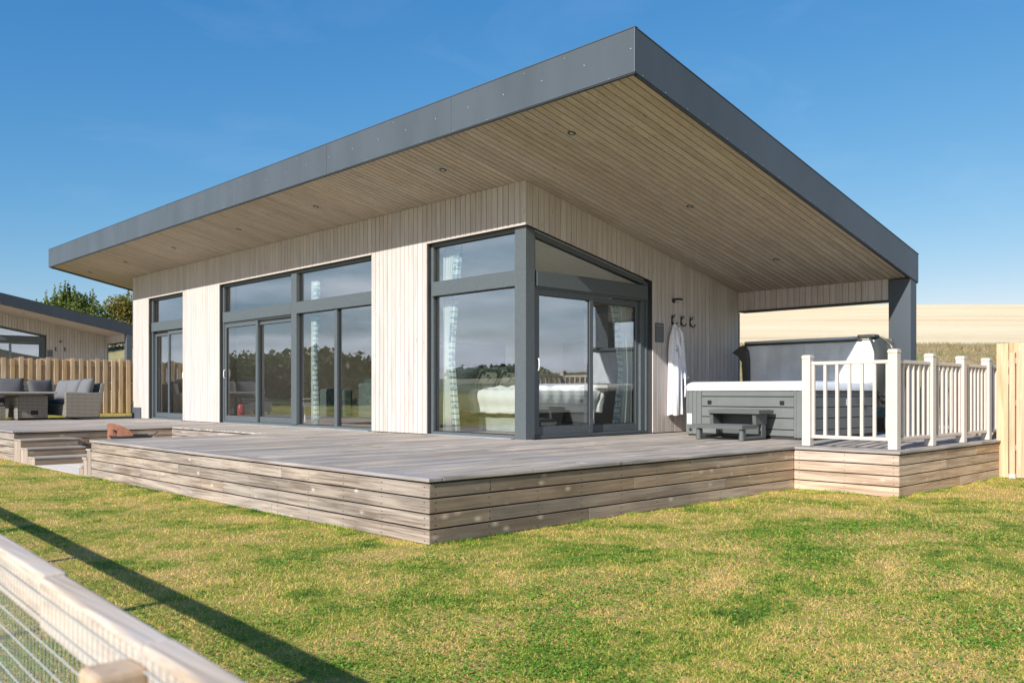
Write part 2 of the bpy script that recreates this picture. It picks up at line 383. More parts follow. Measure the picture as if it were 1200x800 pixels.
def bankc(N,L,P,rnd):
    a=noise(N,L,P,.7,4,.6); s=math_(N,L,'ADD',math_(N,L,'MULTIPLY',a.outputs['Fac'],.6),math_(N,L,'MULTIPLY',rnd,.4))
    r=ramp(N,[(.36,(.14,.20,.045)),(.44,(.30,.30,.09)),(.50,(.46,.36,.18)),(.56,(.34,.20,.14)),(.62,(.52,.38,.22))]); L.new(s,r.inputs[0]); return r.outputs[0]
M['bankblade']=blade_mat('bank_grass',bankc,.3)
m,nt,N_,L_,b=newmat('bank_soil'); g=N_.new('ShaderNodeNewGeometry'); n=noise(N_,L_,g.outputs['Position'],1.2,6,.7)
r=ramp(N_,[(.35,(.14,.15,.05)),(.5,(.30,.26,.11)),(.7,(.40,.30,.17))]); L_.new(n.outputs['Fac'],r.inputs[0]); L_.new(r.outputs[0],b.inputs['Base Color']); b.inputs['Roughness'].default_value=.95; M['banksoil']=m
def stubble(name,axis_scale):
    m,nt,N,L,b=newmat(name); g=N.new('ShaderNodeNewGeometry'); P=g.outputs['Position']
    a=noise(N,L,mapping(N,L,P,(.10,.012,.3)),1.0,5,.65,.5)
    c=noise(N,L,mapping(N,L,P,(.9,.05,.5)),1.0,5,.7,.4); d=noise(N,L,mapping(N,L,P,(3.2,1.6,1)),1.0,8,.85)
    s=math_(N,L,'ADD',math_(N,L,'MULTIPLY',a.outputs['Fac'],.3),math_(N,L,'ADD',math_(N,L,'MULTIPLY',c.outputs['Fac'],.25),math_(N,L,'MULTIPLY',d.outputs['Fac'],.45)))
    r=ramp(N,[(.36,(.62,.45,.23)),(.48,(.82,.64,.38)),(.58,(.92,.77,.51))]); L.new(s,r.inputs[0]); L.new(r.outputs[0],b.inputs['Base Color'])
    b.inputs['Roughness'].default_value=.95; b.inputs['Specular IOR Level'].default_value=.1
    bump(N,L,d.outputs['Fac'],.5,.15,b); return m
M['stubble']=stubble('stubble_field',1)
m,nt,N_,L_,b=newmat('countryside'); g=N_.new('ShaderNodeNewGeometry'); n=noise(N_,L_,mapping(N_,L_,g.outputs['Position'],(.02,.02,0)),1,4,.6)
r=ramp(N_,[(.40,(.09,.13,.04)),(.5,(.30,.26,.12)),(.58,(.45,.36,.19))],'EASE'); L_.new(n.outputs['Fac'],r.inputs[0]); L_.new(r.outputs[0],b.inputs['Base Color']); b.inputs['Roughness'].default_value=.95; M['country']=m

xs1=np.concatenate([np.arange(-60,-14,2),np.arange(-14,6.6,.25),[6.6,6.66]])
ysb=np.concatenate([np.arange(-300,-40,10),np.arange(-40,-14,2),np.arange(-14,22,.25),np.arange(22,80,2),np.arange(80,400,10),np.arange(400,1001,25)])
sheet('lawn',xs1,ysb,M['lawn'])
sheet('grass_bank',np.concatenate([[6.66,6.8,7.0],np.arange(7.5,18.1,.5)]),ysb,M['banksoil'])
sheet('stubble_field',np.concatenate([np.arange(18,150,4),np.arange(150,501,25)]),ysb,M['stubble'])
sheet('countryside',np.concatenate([np.arange(-900,-60,20),[-60]]),ysb,M['country'])

# lawn grass blades
def in_deck(x,y):
    a=(x>-4.6)&(x<6.66)&(y>-3.5)&(y<17.5)
    b_=(x>1.40)&(x<6.66)&(y>-4.84)&(y<-3.4)
    return a|b_
def sample_polar(n,r0,r1,half=56):
    r=np.exp(np.random.uniform(np.log(r0),np.log(r1),n)); t=np.radians(YAW)+np.radians(np.random.uniform(-half,half,n))
    return CAM[0]+r*np.cos(t), CAM[1]+r*np.sin(t), r
def vnoise(x,y,s,seed):
    rs=np.random.RandomState(seed); G=rs.rand(256,256); u=x*s; v=y*s; i=np.floor(u).astype(int); j=np.floor(v).astype(int); fu=u-i; fv=v-j
    fu=fu*fu*(3-2*fu); fv=fv*fv*(3-2*fv); g=lambda a,b_: G[a%256,b_%256]
    return (g(i,j)*(1-fu)+g(i+1,j)*fu)*(1-fv)+(g(i,j+1)*(1-fu)+g(i+1,j+1)*fu)*fv
def blades(x,y,z,h,wd,lean=.6):
    n=len(x); a=np.random.uniform(0,2*np.pi,n); ln=np.random.normal(0,lean,n)*h; la=np.random.uniform(0,2*np.pi,n)
    V=np.empty((n,3,3)); cx_,cy_=np.cos(a)*wd/2,np.sin(a)*wd/2
    V[:,0]=np.stack([x-cx_,y-cy_,z],-1); V[:,1]=np.stack([x+cx_,y+cy_,z],-1)
    V[:,2]=np.stack([x+ln*np.cos(la),y+ln*np.sin(la),z+h],-1); return V.reshape(-1,3)
x,y,r_=sample_polar(820000,1.2,34)
k=(~in_deck(x,y))&(x<6.6)&(x>-14); x,y,r_=x[k],y[k],r_[k]
tuft=vnoise(x,y,3.1,1)*.5+vnoise(x,y,9,2)*.5
h=np.random.uniform(.009,.022,len(x))*(.5+1.1*tuft)*(1+r_/60); wd=.0035*(1+r_/9)
V=blades(x,y,H(x,y)-.003,h,wd,1.3); rn=np.repeat(np.random.rand(len(x)),3)
# longer unmown fringe where the mower cannot reach, against the deck boards
E_=[((-4.6,-3.5),(-4.6,4.4),(-1,0)),((-4.6,-3.5),(1.4,-3.5),(0,-1)),((1.4,-3.5),(1.4,-4.84),(-1,0)),((1.4,-4.84),(4.95,-4.84),(0,-1)),((-4.6,8.5),(-4.6,14),(-1,0)),((5.0,-4.85),(5.0,-9),(-1,0))]
FX=[];FY_=[];FH=[]
for p0,p1,o_ in E_:
    ln=math.hypot(p1[0]-p0[0],p1[1]-p0[1]); n_=int(ln*700); t_=np.random.rand(n_); q=np.abs(np.random.normal(0,.035,n_))
    fx_=p0[0]+(p1[0]-p0[0])*t_+o_[0]*(q+.002); fy_=p0[1]+(p1[1]-p0[1])*t_+o_[1]*(q+.002)
    cl=np.clip(vnoise(fx_+7,fy_+3,5.0,8)*1.6-.35,0.12,1); FX.append(fx_);FY_.append(fy_);FH.append(np.random.uniform(.015,.055,n_)*cl)
FX=np.concatenate(FX);FY_=np.concatenate(FY_);FH=np.concatenate(FH)
V=np.concatenate([V,blades(FX,FY_,H(FX,FY_)-.003,FH,np.full(len(FX),.0055),.45)]); rn=np.concatenate([rn,np.repeat(np.random.rand(len(FX))*.35,3)])
# clover and broad leaves in clumps
nc=520; cx0,cy0,cr0=sample_polar(nc,3,22)
K=[]; kr=[]
for a,b_,c_ in zip(cx0,cy0,cr0):
    if in_deck(np.array([a]),np.array([b_]))[0] or a>6.5: continue
    rad=R(.05,.30); n_=int(rad*rad*9000*min(1,6/c_))+12
    px=a+np.random.normal(0,rad*1.2,n_); py=b_+np.random.normal(0,rad*.7,n_); pz=H(px,py)+np.random.uniform(.004,.026,n_)
    kk=~in_deck(px,py); px,py,pz=px[kk],py[kk],pz[kk]; n_=len(px)
    s_=np.random.uniform(.004,.0085,n_)*(1+c_/14); t=np.random.uniform(0,6.28,n_); tz=np.random.uniform(-.5,.5,n_)
    T=np.empty((n_,3,3))
    for q in range(3):
        ang=t+q*2.09; T[:,q]=np.stack([px+s_*np.cos(ang),py+s_*np.sin(ang),pz+s_*tz*np.cos(ang)],-1)
    K.append(T.reshape(-1,3)); kr.append(np.repeat(np.random.rand(n_),3))
VK=np.concatenate(K); me=tri_mesh('grass',np.concatenate([V,VK]),[M['blade'],M['clover']],np.concatenate([np.zeros(len(V)//3),np.ones(len(VK)//3)]),np.concatenate([rn]+kr))
put('grass',me,kind='stuff',label='short patchy green and straw coloured lawn grass in front of the deck')
# rough grass on the bank and along the field edge
n_=150000; x=np.random.uniform(6.9,18.6,n_); y=np.random.uniform(-16,34,n_); rr_=np.hypot(x-CAM[0],y-CAM[1])
t_=vnoise(x,y,.9,5)*.6+vnoise(x,y,3,6)*.4
V=blades(x,y,H(x,y)-.02,np.random.uniform(.05,.20,n_)*(.15+1.2*t_)*np.where(x>17.4,.6,1),.020*np.ones(n_),.8)
me=tri_mesh('rough_grass',V,[M['bankblade']],None,np.repeat(np.clip(np.random.rand(n_)*.5+t_*.5,0,1),3))
put('rough_grass',me,kind='stuff',label='dry rough grass and weeds covering the bank below the stubble field')

# far hedges and woods seen mirrored in the glass
def leafm(name,cs):
    def f(N,L,P,rnd):
        r=ramp(N,[(0,cs[0]),(.5,cs[1]),(1,cs[2])]); L.new(rnd,r.inputs[0]); return r.outputs[0]
    return blade_mat(name,f,.3)
M['leafg']=leafm('tree_leaves_green',[(.045,.08,.015),(.14,.19,.04),(.30,.32,.08)])
M['leafy']=leafm('tree_leaves_yellow',[(.07,.085,.015),(.20,.18,.035),(.36,.28,.06)])
M['leafd']=leafm('hedge_leaves',[(.04,.065,.025),(.09,.13,.045),(.18,.20,.07)])
M['bark']=plain('bark',(.10,.075,.05),.9,nscale=8,namp=.3,bumpy=.4)
def leaf_cloud(cen,rad,n,size,seed):
    rs=np.random.RandomState(seed); V=[];A=[]
    for (c,r,n1) in zip(cen,rad,n):
        d=rs.normal(0,1,(n1,3)); d/=np.linalg.norm(d,axis=1)[:,None]; q=d*(rs.rand(n1,1)**.35)*np.array(r)+np.array(c)
        a=rs.normal(0,1,(n1,3)); a/=np.linalg.norm(a,axis=1)[:,None]; b_=np.cross(a,rs.normal(0,1,(n1,3))); b_/=np.linalg.norm(b_,axis=1)[:,None]
        s=size*rs.uniform(.6,1.3,(n1,1)); Q=np.stack([q-a*s*.5-b_*s*.1,q+b_*s*.35,q+a*s*.6,q-b_*s*.35],1); V.append(Q.reshape(-1,3)); A.append(np.repeat(rs.rand(n1),4))
    return np.concatenate(V),np.concatenate(A)
cen=[];rad=[];nn=[]
rs=np.random.RandomState(3)
for i in range(60):
    t=i/59; x0=-13-17*t+rs.uniform(-2,2); y0=24+44*t; s_=rs.uniform(.85,1.55)*(1+.35*t)
    cen.append((x0,y0,float(H(x0,y0))+s_*.8)); rad.append((s_*1.2,s_*1.2,s_)); nn.append(500)
V,A=leaf_cloud(cen,rad,nn,.34,4); put('hedge',tri_mesh('hedge',V,[M['leafd']],None,A,quad=True),kind='stuff',label='dark overgrown hedge mirrored in the long front windows')
cen=[];rad=[];nn=[]
for i in range(170):
    y0=-280+i*4.0; x0=-330+rs.uniform(-25,10); s_=rs.uniform(3,5)
    cen.append((x0,y0,float(H(x0,y0))+s_*.6)); rad.append((s_*1.8,s_*1.8,s_)); nn.append(110)
V,A=leaf_cloud(cen,rad,nn,3.2,9); put('distant_woods',tri_mesh('distant_woods',V,[M['leafd']],None,A,quad=True),kind='stuff',label='distant dark woods on the ridge mirrored in the bedroom window')
cen=[];rad=[];nn=[]
for i in range(34):
    x0=20+i*2.2+rs.uniform(-1,1); y0=-24-i*1.9+rs.uniform(-1,1); s_=rs.uniform(.7,1.3)
    cen.append((x0,y0,float(H(x0,y0))+s_*.6)); rad.append((s_*1.4,s_*1.4,s_)); nn.append(220)
V,A=leaf_cloud(cen,rad,nn,.35,12); put('bushes',tri_mesh('bushes',V,[M['leafy']],None,A,quad=True),kind='stuff',label='low scrub bushes along the stubble field mirrored in the sliding door')

# ------------------------------------------------------------------ cabin
SL=.2074; HS=3.819
def sz(x): return HS-SL*x
CLEN=15.117; CDEP=5.768; OX=1.595; OY=3.257; YL=16.935; RX=6.055
cabin=thing('cabin','timber clad holiday cabin with large sloping grey edged roof beside the wooden deck','cabin')
# cladding boards, front
def front_board(y0,y1,z0): 
    z1=sz(0)-.004
    return MB().box(0,.022,y0,y1,z0,z1)
spans=[(0,2.33,1),(2.33,3.92,0),(3.92,9.95,1),(9.95,11.94,0),(11.94,14.07,1),(14.07,CLEN,0)]
for a,b_,win in spans:
    k=round((b_-a)/.122); p=(b_-a)/k
    for i in range(k):
        y0=a+i*p+.0045; y1=a+(i+1)*p-.0045
        if a==0 and i==0: y0=0
        front_board(y0,y1,3.178 if win else .012).build('wall_board',M['clad'],cabin,bevel=.003,seg=1)
# gable cladding
def gable_board(x0,x1,z0a,z0b):
    return MB().hexa([(x0,0,z0a),(x1,0,z0b),(x1,.022,z0b),(x0,.022,z0a),(x0,0,sz(x0)-.004),(x1,0,sz(x1)-.004),(x1,.022,sz(x1)-.004),(x0,.022,sz(x0)-.004)])
GW=3.064
def gh(x): return 3.178-.188*x    # head of the trapezoid window
k=25; p=(GW-.024)/k
for i in range(k):
    x0=.024+i*p+.0045; x1=.024+(i+1)*p-.0045
    gable_board(x0,x1,gh(x0),gh(x1)).build('wall_board',M['clad'],cabin,bevel=.003,seg=1)
k=22; p=(CDEP-GW)/k
for i in range(k):
    x0=GW+i*p+.0045; x1=GW+(i+1)*p-.0045
    gable_board(x0,x1,.012,.012).build('wall_board',M['clad'],cabin,bevel=.003,seg=1)
# dark backing behind the boards
mb=MB()
mb.box(.024,.07,.03,CLEN-.02,3.185,sz(.07)-.01)
for a,b_,win in spans:
    if not win: mb.box(.024,.20,a+.004,b_-.004,.0,3.183)
mb.hexa([(GW+.004,.024,0),(CDEP-.01,.024,0),(CDEP-.01,.2,0),(GW+.004,.2,0),(GW+.004,.024,sz(GW)-.01),(CDEP-.01,.024,sz(CDEP)-.01),(CDEP-.01,.2,sz(CDEP)-.01),(GW+.004,.2,sz(GW)-.01)])
mb.hexa([(.075,.024,gh(.075)+.006),(GW,.024,gh(GW)+.006),(GW,.07,gh(GW)+.006),(.075,.07,gh(.075)+.006),(.075,.024,sz(.075)-.01),(GW,.024,sz(GW)-.01),(GW,.07,sz(GW)-.01),(.075,.07,sz(.075)-.01)])
mb.build('wall_backing',M['felt'],cabin)
# rear and end walls
box('rear_wall',M['clad'],cabin,CDEP-.009,CDEP+.012,.0,CLEN-.03,0,sz(CDEP)-.006)
MB().hexa([(.0,CLEN+.003,.01),(CDEP,CLEN+.003,.01),(CDEP,CLEN+.025,.01),(.0,CLEN+.025,.01),(.0,CLEN+.003,sz(0)-.005),(CDEP,CLEN+.003,sz(CDEP)-.005),(CDEP,CLEN+.025,sz(CDEP)-.005),(.0,CLEN+.025,sz(0)-.005)]).build('end_wall',M['clad'],cabin)
box('plinth_panel',plain('plinth_grey',(.09,.10,.12),.5),cabin,-.03,-.003,14.55,CLEN+.03,.0,.30,bevel=.004)
# interior shell
mb=MB()
mb.box(.2,CDEP-.2,.2,CLEN-.2,-.02,.03); mb.build('interior_floor',M['floor_in'],cabin)
mb=MB()
mb.box(CDEP-.2,CDEP-.05,.205,CLEN-.2,.0,sz(CDEP)-.06)
for y0 in (3.38,10.9): 
    mb.hexa([(.9,y0,.03),(CDEP-.21,y0,.03),(CDEP-.21,y0+.1,.03),(.9,y0+.1,.03),(.9,y0,sz(.9)-.2),(CDEP-.21,y0,sz(CDEP)-.2),(CDEP-.21,y0+.1,sz(CDEP)-.2),(.9,y0+.1,sz(.9)-.2)])
mb.hexa([(.205,CLEN-.2,.0),(CDEP-.2,CLEN-.2,.0),(CDEP-.2,CLEN-.06,.0),(.205,CLEN-.06,.0),(.205,CLEN-.2,sz(.2)-.2),(CDEP-.2,CLEN-.2,sz(CDEP)-.2),(CDEP-.2,CLEN-.06,sz(CDEP)-.2),(.205,CLEN-.06,sz(.2)-.2)])
for a,b_,win in spans:
    if not win: mb.box(.2,.24,a,b_,.03,3.3)
mb.box(.2,.3,.21,CLEN-.2,3.2,3.62)
mb.hexa([(GW,.2,.03),(CDEP-.2,.2,.03),(CDEP-.2,.24,.03),(GW,.24,.03),(GW,.2,sz(GW)-.15),(CDEP-.2,.2,sz(CDEP)-.15),(CDEP-.2,.24,sz(CDEP)-.15),(GW,.24,sz(GW)-.15)])
mb.build('interior_wall',M['inner_wall'],cabin)
MB().hexa([(.1,.1,sz(.1)-.22),(CDEP-.1,.1,sz(CDEP)-.22),(CDEP-.1,CLEN-.1,sz(CDEP)-.22),(.1,CLEN-.1,sz(.1)-.22),(.1,.1,sz(.1)-.12),(CDEP-.1,.1,sz(CDEP)-.12),(CDEP-.1,CLEN-.1,sz(CDEP)-.12),(.1,CLEN-.1,sz(.1)-.12)]).build('ceiling',M['inner_wall'],cabin)
# soffit boards (run up the slope)
def soff(x0,x1,y0,y1):
    t=.018
    return MB().hexa([(x0,y0,sz(x0)),(x1,y0,sz(x1)),(x1,y1,sz(x1)),(x0,y1,sz(x0)),(x0,y0,sz(x0)+t),(x1,y0,sz(x1)+t),(x1,y1,sz(x1)+t),(x0,y1,sz(x0)+t)])
XS=-OX+.05; XE=RX-.05
y=-OY+.05; PB=.12
while y<YL-.06:
    y0,y1=y+.0065,min(y+PB-.0065,YL-.05)
    if y1<.03: segs=[(XS,XE)]; c_=sorted([R(-1,2),R(2.5,5)]); segs=[(XS,c_[0]-.002),(c_[0]+.002,c_[1]-.002),(c_[1]+.002,XE)] if R(0,1)<.25 else [(XS,c_[1]-.002),(c_[1]+.002,XE)] if R(0,1)<.4 else segs
    elif y0>CLEN: segs=[(XS,XE)]
    else: segs=[(XS,.03)]
    for a,b_ in segs: soff(a,b_,y0,y1).build('soffit_board',M['soffit'],cabin,bevel=.0025,seg=1)
    y+=PB
def slab(x0,x1,y0,y1,za,zb):  # follows the slope, offsets za..zb above soffit
    return MB().hexa([(x0,y0,sz(x0)+za),(x1,y0,sz(x1)+za),(x1,y1,sz(x1)+za),(x0,y1,sz(x0)+za),(x0,y0,sz(x0)+zb),(x1,y0,sz(x1)+zb),(x1,y1,sz(x1)+zb),(x0,y1,sz(x0)+zb)])
slab(XS,XE,-OY+.05,YL-.05,.022,.10).build('soffit_backing',M['felt'],cabin)
ZT=.455
slab(-OX+.006,RX-.006,-OY+.006,YL-.006,.12,ZT-.012).build('roof',M['roofm'],cabin)
# fascia panels
PAN=3.05
def vpanel_y(y0,y1,x0,x1,name='fascia_panel'):
    z0=sz(-OX)-.02; z1=sz(-OX)+ZT
    return MB().box(x0,x1,y0,y1,z0,z1)
y=-OY
first=True
while y<YL-.01:
    y1=min(y+PAN,YL)
    vpanel_y(y+.002,y1-.002,-OX,-OX+.005).build('fascia_panel',M['fascia'],cabin); y=y1
def gpanel(x0,x1,yo,yi):
    return MB().hexa([(x0,yo,sz(x0)-.02),(x1,yo,sz(x1)-.02),(x1,yi,sz(x1)-.02),(x0,yi,sz(x0)-.02),(x0,yo,sz(x0)+ZT),(x1,yo,sz(x1)+ZT),(x1,yi,sz(x1)+ZT),(x0,yi,sz(x0)+ZT)])
x=-OX+.006
while x<RX-.01:
    x1=min(x+2.6,RX)
    gpanel(x+.002,x1-.002,-OY,-OY+.005).build('fascia_panel',M['fascia'],cabin)
    gpanel(x+.002,x1-.002,YL-.005,YL).build('fascia_panel',M['fascia'],cabin); x=x1
MB().box(RX,RX+.006,-OY,YL,sz(RX)-.02,sz(RX)+ZT).build('rear_fascia',M['fascia'],cabin)
MB().box(RX+.007,RX+.12,-OY+.05,YL-.05,sz(RX)+.22,sz(RX)+.33).build('gutter',M['trim'],cabin,bevel=.02)
# top edge cap and dark inner return of the fascia
mb=MB(); mb.box(-OX-.006,-OX+.05,-OY-.006,YL+.006,sz(-OX)+ZT+.001,sz(-OX)+ZT+.010); mb.build('edge_cap',M['fascia'],cabin)
slab(-OX+.052,RX+.02,-OY-.006,-OY+.05,ZT+.001,ZT+.010).build('edge_cap',M['fascia'],cabin)
mb=MB()
mb.box(-OX+.006,-OX+.05,-OY+.006,YL-.006,sz(-OX)-.035,sz(-OX)+.004)
for y0,y1 in ((-OY+.006,-OY+.05),(YL-.05,YL-.006)):
    mb.hexa([(-OX+.05,y0,sz(-OX+.05)-.035),(RX-.004,y0,sz(RX)-.035),(RX-.004,y1,sz(RX)-.035),(-OX+.05,y1,sz(-OX+.05)-.035),(-OX+.05,y0,sz(-OX+.05)+.004),(RX-.004,y0,sz(RX)+.004),(RX-.004,y1,sz(RX)+.004),(-OX+.05,y1,sz(-OX+.05)+.004)])
mb.build('soffit_trim',M['trim'],cabin)
MB().box(-OX-.003,-OX+.004,-OY-.003,-OY+.004,sz(-OX)-.02,sz(-OX)+ZT).build('corner_trim',M['screw'],cabin)
# screws
mb=MB()
def dot(mb,c,ax,r=.011):
    d=Vector(ax); mb.tube([Vector(c)-d*.004,Vector(c)+d*.002,Vector(c)+d*.005],[r,r,r*.5],7)
y=-3.2
while y<YL: dot(mb,(-OX,y,sz(-OX)+.235+R(-.004,.004)),(-1,0,0)); y+=.665
y=-2.9
while y<YL: dot(mb,(-OX,y,sz(-OX)+.40 if R(0,1)<.2 else sz(-OX)-.008),(-1,0,0),.009); y+=.665
x=-1.45
while x<RX-.1: dot(mb,(x,-OY,sz(x)+.0),(0,-1,0),.011); x+=.415
mb.build('screw',M['screw'],cabin,kind='stuff')
# corner post and beam at the hot tub
mb=MB(); mb.box(5.77,RX-.04,-OY+.012,-2.88,-.03,sz(5.9)-.0); mb.build('corner_post',M['fascia'],cabin,bevel=.006)
k=25; p=(2.88-.003)/k
for i in range(k):
    MB().box(5.772,5.794,-2.877+i*p+.003,-2.877+(i+1)*p-.003,2.262,sz(5.78)-.003).build('beam_board',M['clad'],cabin,bevel=.003,seg=1)
MB().box(5.797,6.0,-2.877,-.003,2.262,sz(6.0)-.003).build('beam_core',M['felt'],cabin)
MB().box(5.765,6.01,-2.877,-.003,2.235,2.259).build('beam_trim',M['trim'],cabin)
box('corner_edge_trim',M['frame'],cabin,CDEP+.014,CDEP+.05,-.006,.03,0,2.23)
# downlights
ringm=MB().tube([(0,0,0),(0,0,-.006)],[.056,.053],20).mesh('downlight',M['trim'])
lens=MB().tube([(0,0,-.0065),(0,0,-.009)],[.028,.022],16).mesh('lens',plain('lamp_lens',(.55,.53,.5),.2))
ang=math.atan(SL)
for x,y in [(-.8,-1.63),(1.81,-1.62),(-.81,.92),(-.81,4.45),(-.8,7.4),(-.8,10.55),(-.79,13.5),(-.79,16.08),(4.3,-1.62)]:
    o=put('downlight',ringm,cabin,loc=(x,y,sz(x)-.001),rot=(0,ang,0)); put('lens',lens,o)

# windows ------------------------------------------------------------
RC=.085   # recess behind the cladding
def FB(mb,face,u0,u1,d0,d1,z0,z1):
    if face=='f': mb.box(RC+d0,RC+d1,u0,u1,z0,z1)
    else: mb.box(u0,u1,RC+d0,RC+d1,z0,z1)
    return mb
def pane(parent,face,u0,u1,z0,z1,d=.06,sash=.0,off=0,name='sash',bottom=None):
    if sash:
        s=MB(); bt=bottom or sash
        FB(s,face,u0,u0+sash,d-.02,d+.03,z0,z1); FB(s,face,u1-sash,u1,d-.02,d+.03,z0,z1)
        FB(s,face,u0+sash,u1-sash,d-.019,d+.029,z1-sash,z1); FB(s,face,u0+sash,u1-sash,d-.019,d+.029,z0,z0+bt)
        so_=s.build(name,M['frame'],parent,bevel=.004)
        g=MB(); a=.012
        i0,i1,k0,k1=u0+sash,u1-sash,z0+bt,z1-sash
        FB(g,face,i0,i0+a,d-.008,d+.02,k0,k1); FB(g,face,i1-a,i1,d-.008,d+.02,k0,k1); FB(g,face,i0+a,i1-a,d-.008,d+.02,k1-a,k1); FB(g,face,i0+a,i1-a,d-.008,d+.02,k0,k0+a)
        g.build('gasket',M['frame_in'],so_)
        FB(MB(),face,i0+a*.5,i1-a*.5,d,d+.006,k0+a*.5,k1-a*.5).build('pane',M['glass'],so_)
        return so_
    FB(MB(),face,u0-.01,u1+.01,d,d+.006,z0-.01,z1+.01).build('pane',M['glass'],parent)
def beads(parent,face,u0,u1,z0,z1,d=.05):
    g=MB(); a=.014
    FB(g,face,u0,u0+a,d-.01,d+.02,z0,z1); FB(g,face,u1-a,u1,d-.01,d+.02,z0,z1); FB(g,face,u0+a,u1-a,d-.01,d+.02,z1-a,z1); FB(g,face,u0+a,u1-a,d-.01,d+.02,z0,z0+a)
    g.build('glazing_bead',M['frame_in'],parent)
def handle(parent,face,u,z,d=.03,n=1):
    mb=MB()
    def P(du,dd,dz): return (RC+dd,u+du,z+dz) if face=='f' else (u+du,RC+dd,z+dz)
    FB(mb,face,u-.014,u+.014,d-.012,d-.001,z-.11,z+.10)
    mb.tube([P(0,d-.01,.09),P(0,d-.055,.085),P(0,d-.065,.04),P(0,d-.065,-.04),P(0,d-.055,-.085),P(0,d-.01,-.09)],.010,8)
    mb.build('door_handle',M['white_plastic'],parent,smooth=True)
TB0,TB1=2.29,2.525
def win_front(y0,y1,mull=None,post_lo=0):
    mb=MB()
    jt=.065
    FB(mb,'f',y1-jt,y1,-.0,.12,0,3.172); 
    if not post_lo: FB(mb,'f',y0,y0+jt,-.0,.12,0,3.172)
    a=y0+(0 if post_lo else jt); b_=y1-jt
    a=a if not post_lo else post_lo
    FB(mb,'f',a,b_,.001,.119,3.105,3.171); FB(mb,'f',a,b_,.001,.119,0,.055)
    if mull: 
        for q0,q1 in ((a,mull[0]),(mull[1],b_)): FB(mb,'f',q0,q1,-.035,.115,TB0,TB1)
        FB(mb,'f',mull[0],mull[1],-.030,.117,.055,3.105)
    else: FB(mb,'f',a,b_,-.035,.115,TB0,TB1)
    # dark reveal lining
    w_=mb.build('window',M['frame'],cabin,bevel=.006)
    rv=MB(); rv.box(.023,.084,y1-.012,y1-.003,.005,3.176); rv.box(.023,.084,(y0+.003),y1-.014,3.172,3.177)
    if not post_lo: rv.box(.023,.084,y0+.003,y0+.012,.005,3.176)
    rv.build('reveal',M['trim'],w_)
    return w_
def secwin(w_,u0,u1,z0,z1):
    beads(w_,'f',u0,u1,z0,z1); pane(w_,'f',u0,u1,z0,z1,d=.055)
W2=win_front(3.92,9.95,(6.62,6.83))
secwin(W2,3.985,6.62,TB1,3.105); secwin(W2,6.83,9.885,TB1,3.105)
FB(MB(),'f',5.18,5.27,.0,.10,.055,TB0-.001).build('mullion',M['frame'],W2,bevel=.005)
secwin(W2,3.985,5.18,.055,TB0); secwin(W2,5.27,6.62,.055,TB0)
s1=pane(W2,'f',8.33,9.885,.058,TB0-.03,d=.035,sash=.085,bottom=.12); s2=pane(W2,'f',6.83,8.42,.058,TB0-.04,d=.092,sash=.085,bottom=.12)
handle(s1,'f',9.83,1.12); 
FB(MB(),'f',6.84,9.88,.001,.09,TB0-.028,TB0-.002).build('track',M['frame'],W2)
W1=win_front(11.94,14.07)
secwin(W1,12.005,14.005,TB1,3.105)
s1=pane(W1,'f',12.005,13.06,.058,TB0-.03,d=.035,sash=.08,bottom=.12); s2=pane(W1,'f',12.98,14.005,.058,TB0-.04,d=.092,sash=.08,bottom=.12)
handle(s1,'f',12.06,1.12)
W3=win_front(0,2.33,None,.285)
secwin(W3,.285,2.265,TB1,3.105); secwin(W3,.285,2.265,.055,TB0)
# big corner post of the glazing
MB().hexa([(.05,.05,0),(.24,.05,0),(.24,.285,0),(.05,.285,0),(.05,.05,3.165),(.24,.05,3.125),(.24,.285,3.125),(.05,.285,3.165)]).build('glazed_corner_post',M['frame'],cabin,bevel=.005)
# gable window
x0,x1=.24,GW
mb=MB()
def gtop(x): return gh(x)-.012
mb.box(x1-.07,x1,RC,RC+.12,0,gtop(x1)); mb.box(x0,x0+.05,RC,RC+.12,0,gtop(x0+.05))
def slopebar(mb,xa,xb,off0,off1,y0,y1):
    mb.hexa([(xa,y0,gtop(xa)-off1),(xb,y0,gtop(xb)-off1),(xb,y1,gtop(xb)-off1),(xa,y1,gtop(xa)-off1),(xa,y0,gtop(xa)-off0),(xb,y0,gtop(xb)-off0),(xb,y1,gtop(xb)-off0),(xa,y1,gtop(xa)-off0)])
slopebar(mb,x0+.05,x1-.07,.001,.075,RC+.001,RC+.119)
mb.box(x0+.05,x1-.07,RC-.035,RC+.115,TB0,TB1); mb.box(x0+.05,x1-.07,RC+.001,RC+.119,0,.055)
WG=mb.build('window',M['frame'],cabin,bevel=.006)
xe=x0+.05; xf=x1-.07
# trapezoid pane
xr=xf-.0
zL=gtop(xe)-.075; zR=max(TB1+.003,gtop(xr)-.075)
xcut=xe+(zL-TB1-.004)/.188; xcut=min(xcut,xr)
mb=MB(); zc=zL-.188*(xcut-xe)
mb.hexa([(xe-.01,RC+.055,TB1-.01),(xcut,RC+.055,TB1-.01),(xcut,RC+.061,TB1-.01),(xe-.01,RC+.061,TB1-.01),(xe-.01,RC+.055,zL+.01),(xcut,RC+.055,zc+.01),(xcut,RC+.061,zc+.01),(xe-.01,RC+.061,zL+.01)]).build('pane',M['glass'],WG)
slopebar(g:=MB(),xe,xcut,.075,.09,RC+.04,RC+.07); g.box(xe,xcut,RC+.04,RC+.07,TB1,TB1+.014); g.box(xe,xe+.014,RC+.04,RC+.07,TB1+.014,zL-.02); g.build('glazing_bead',M['frame_in'],WG)
s1=pane(WG,'g',xe,1.62,.058,TB0-.03,d=.03,sash=.09,bottom=.13); s2=pane(WG,'g',1.53,xf-.12,.058,TB0-.05,d=.095,sash=.085,bottom=.12)
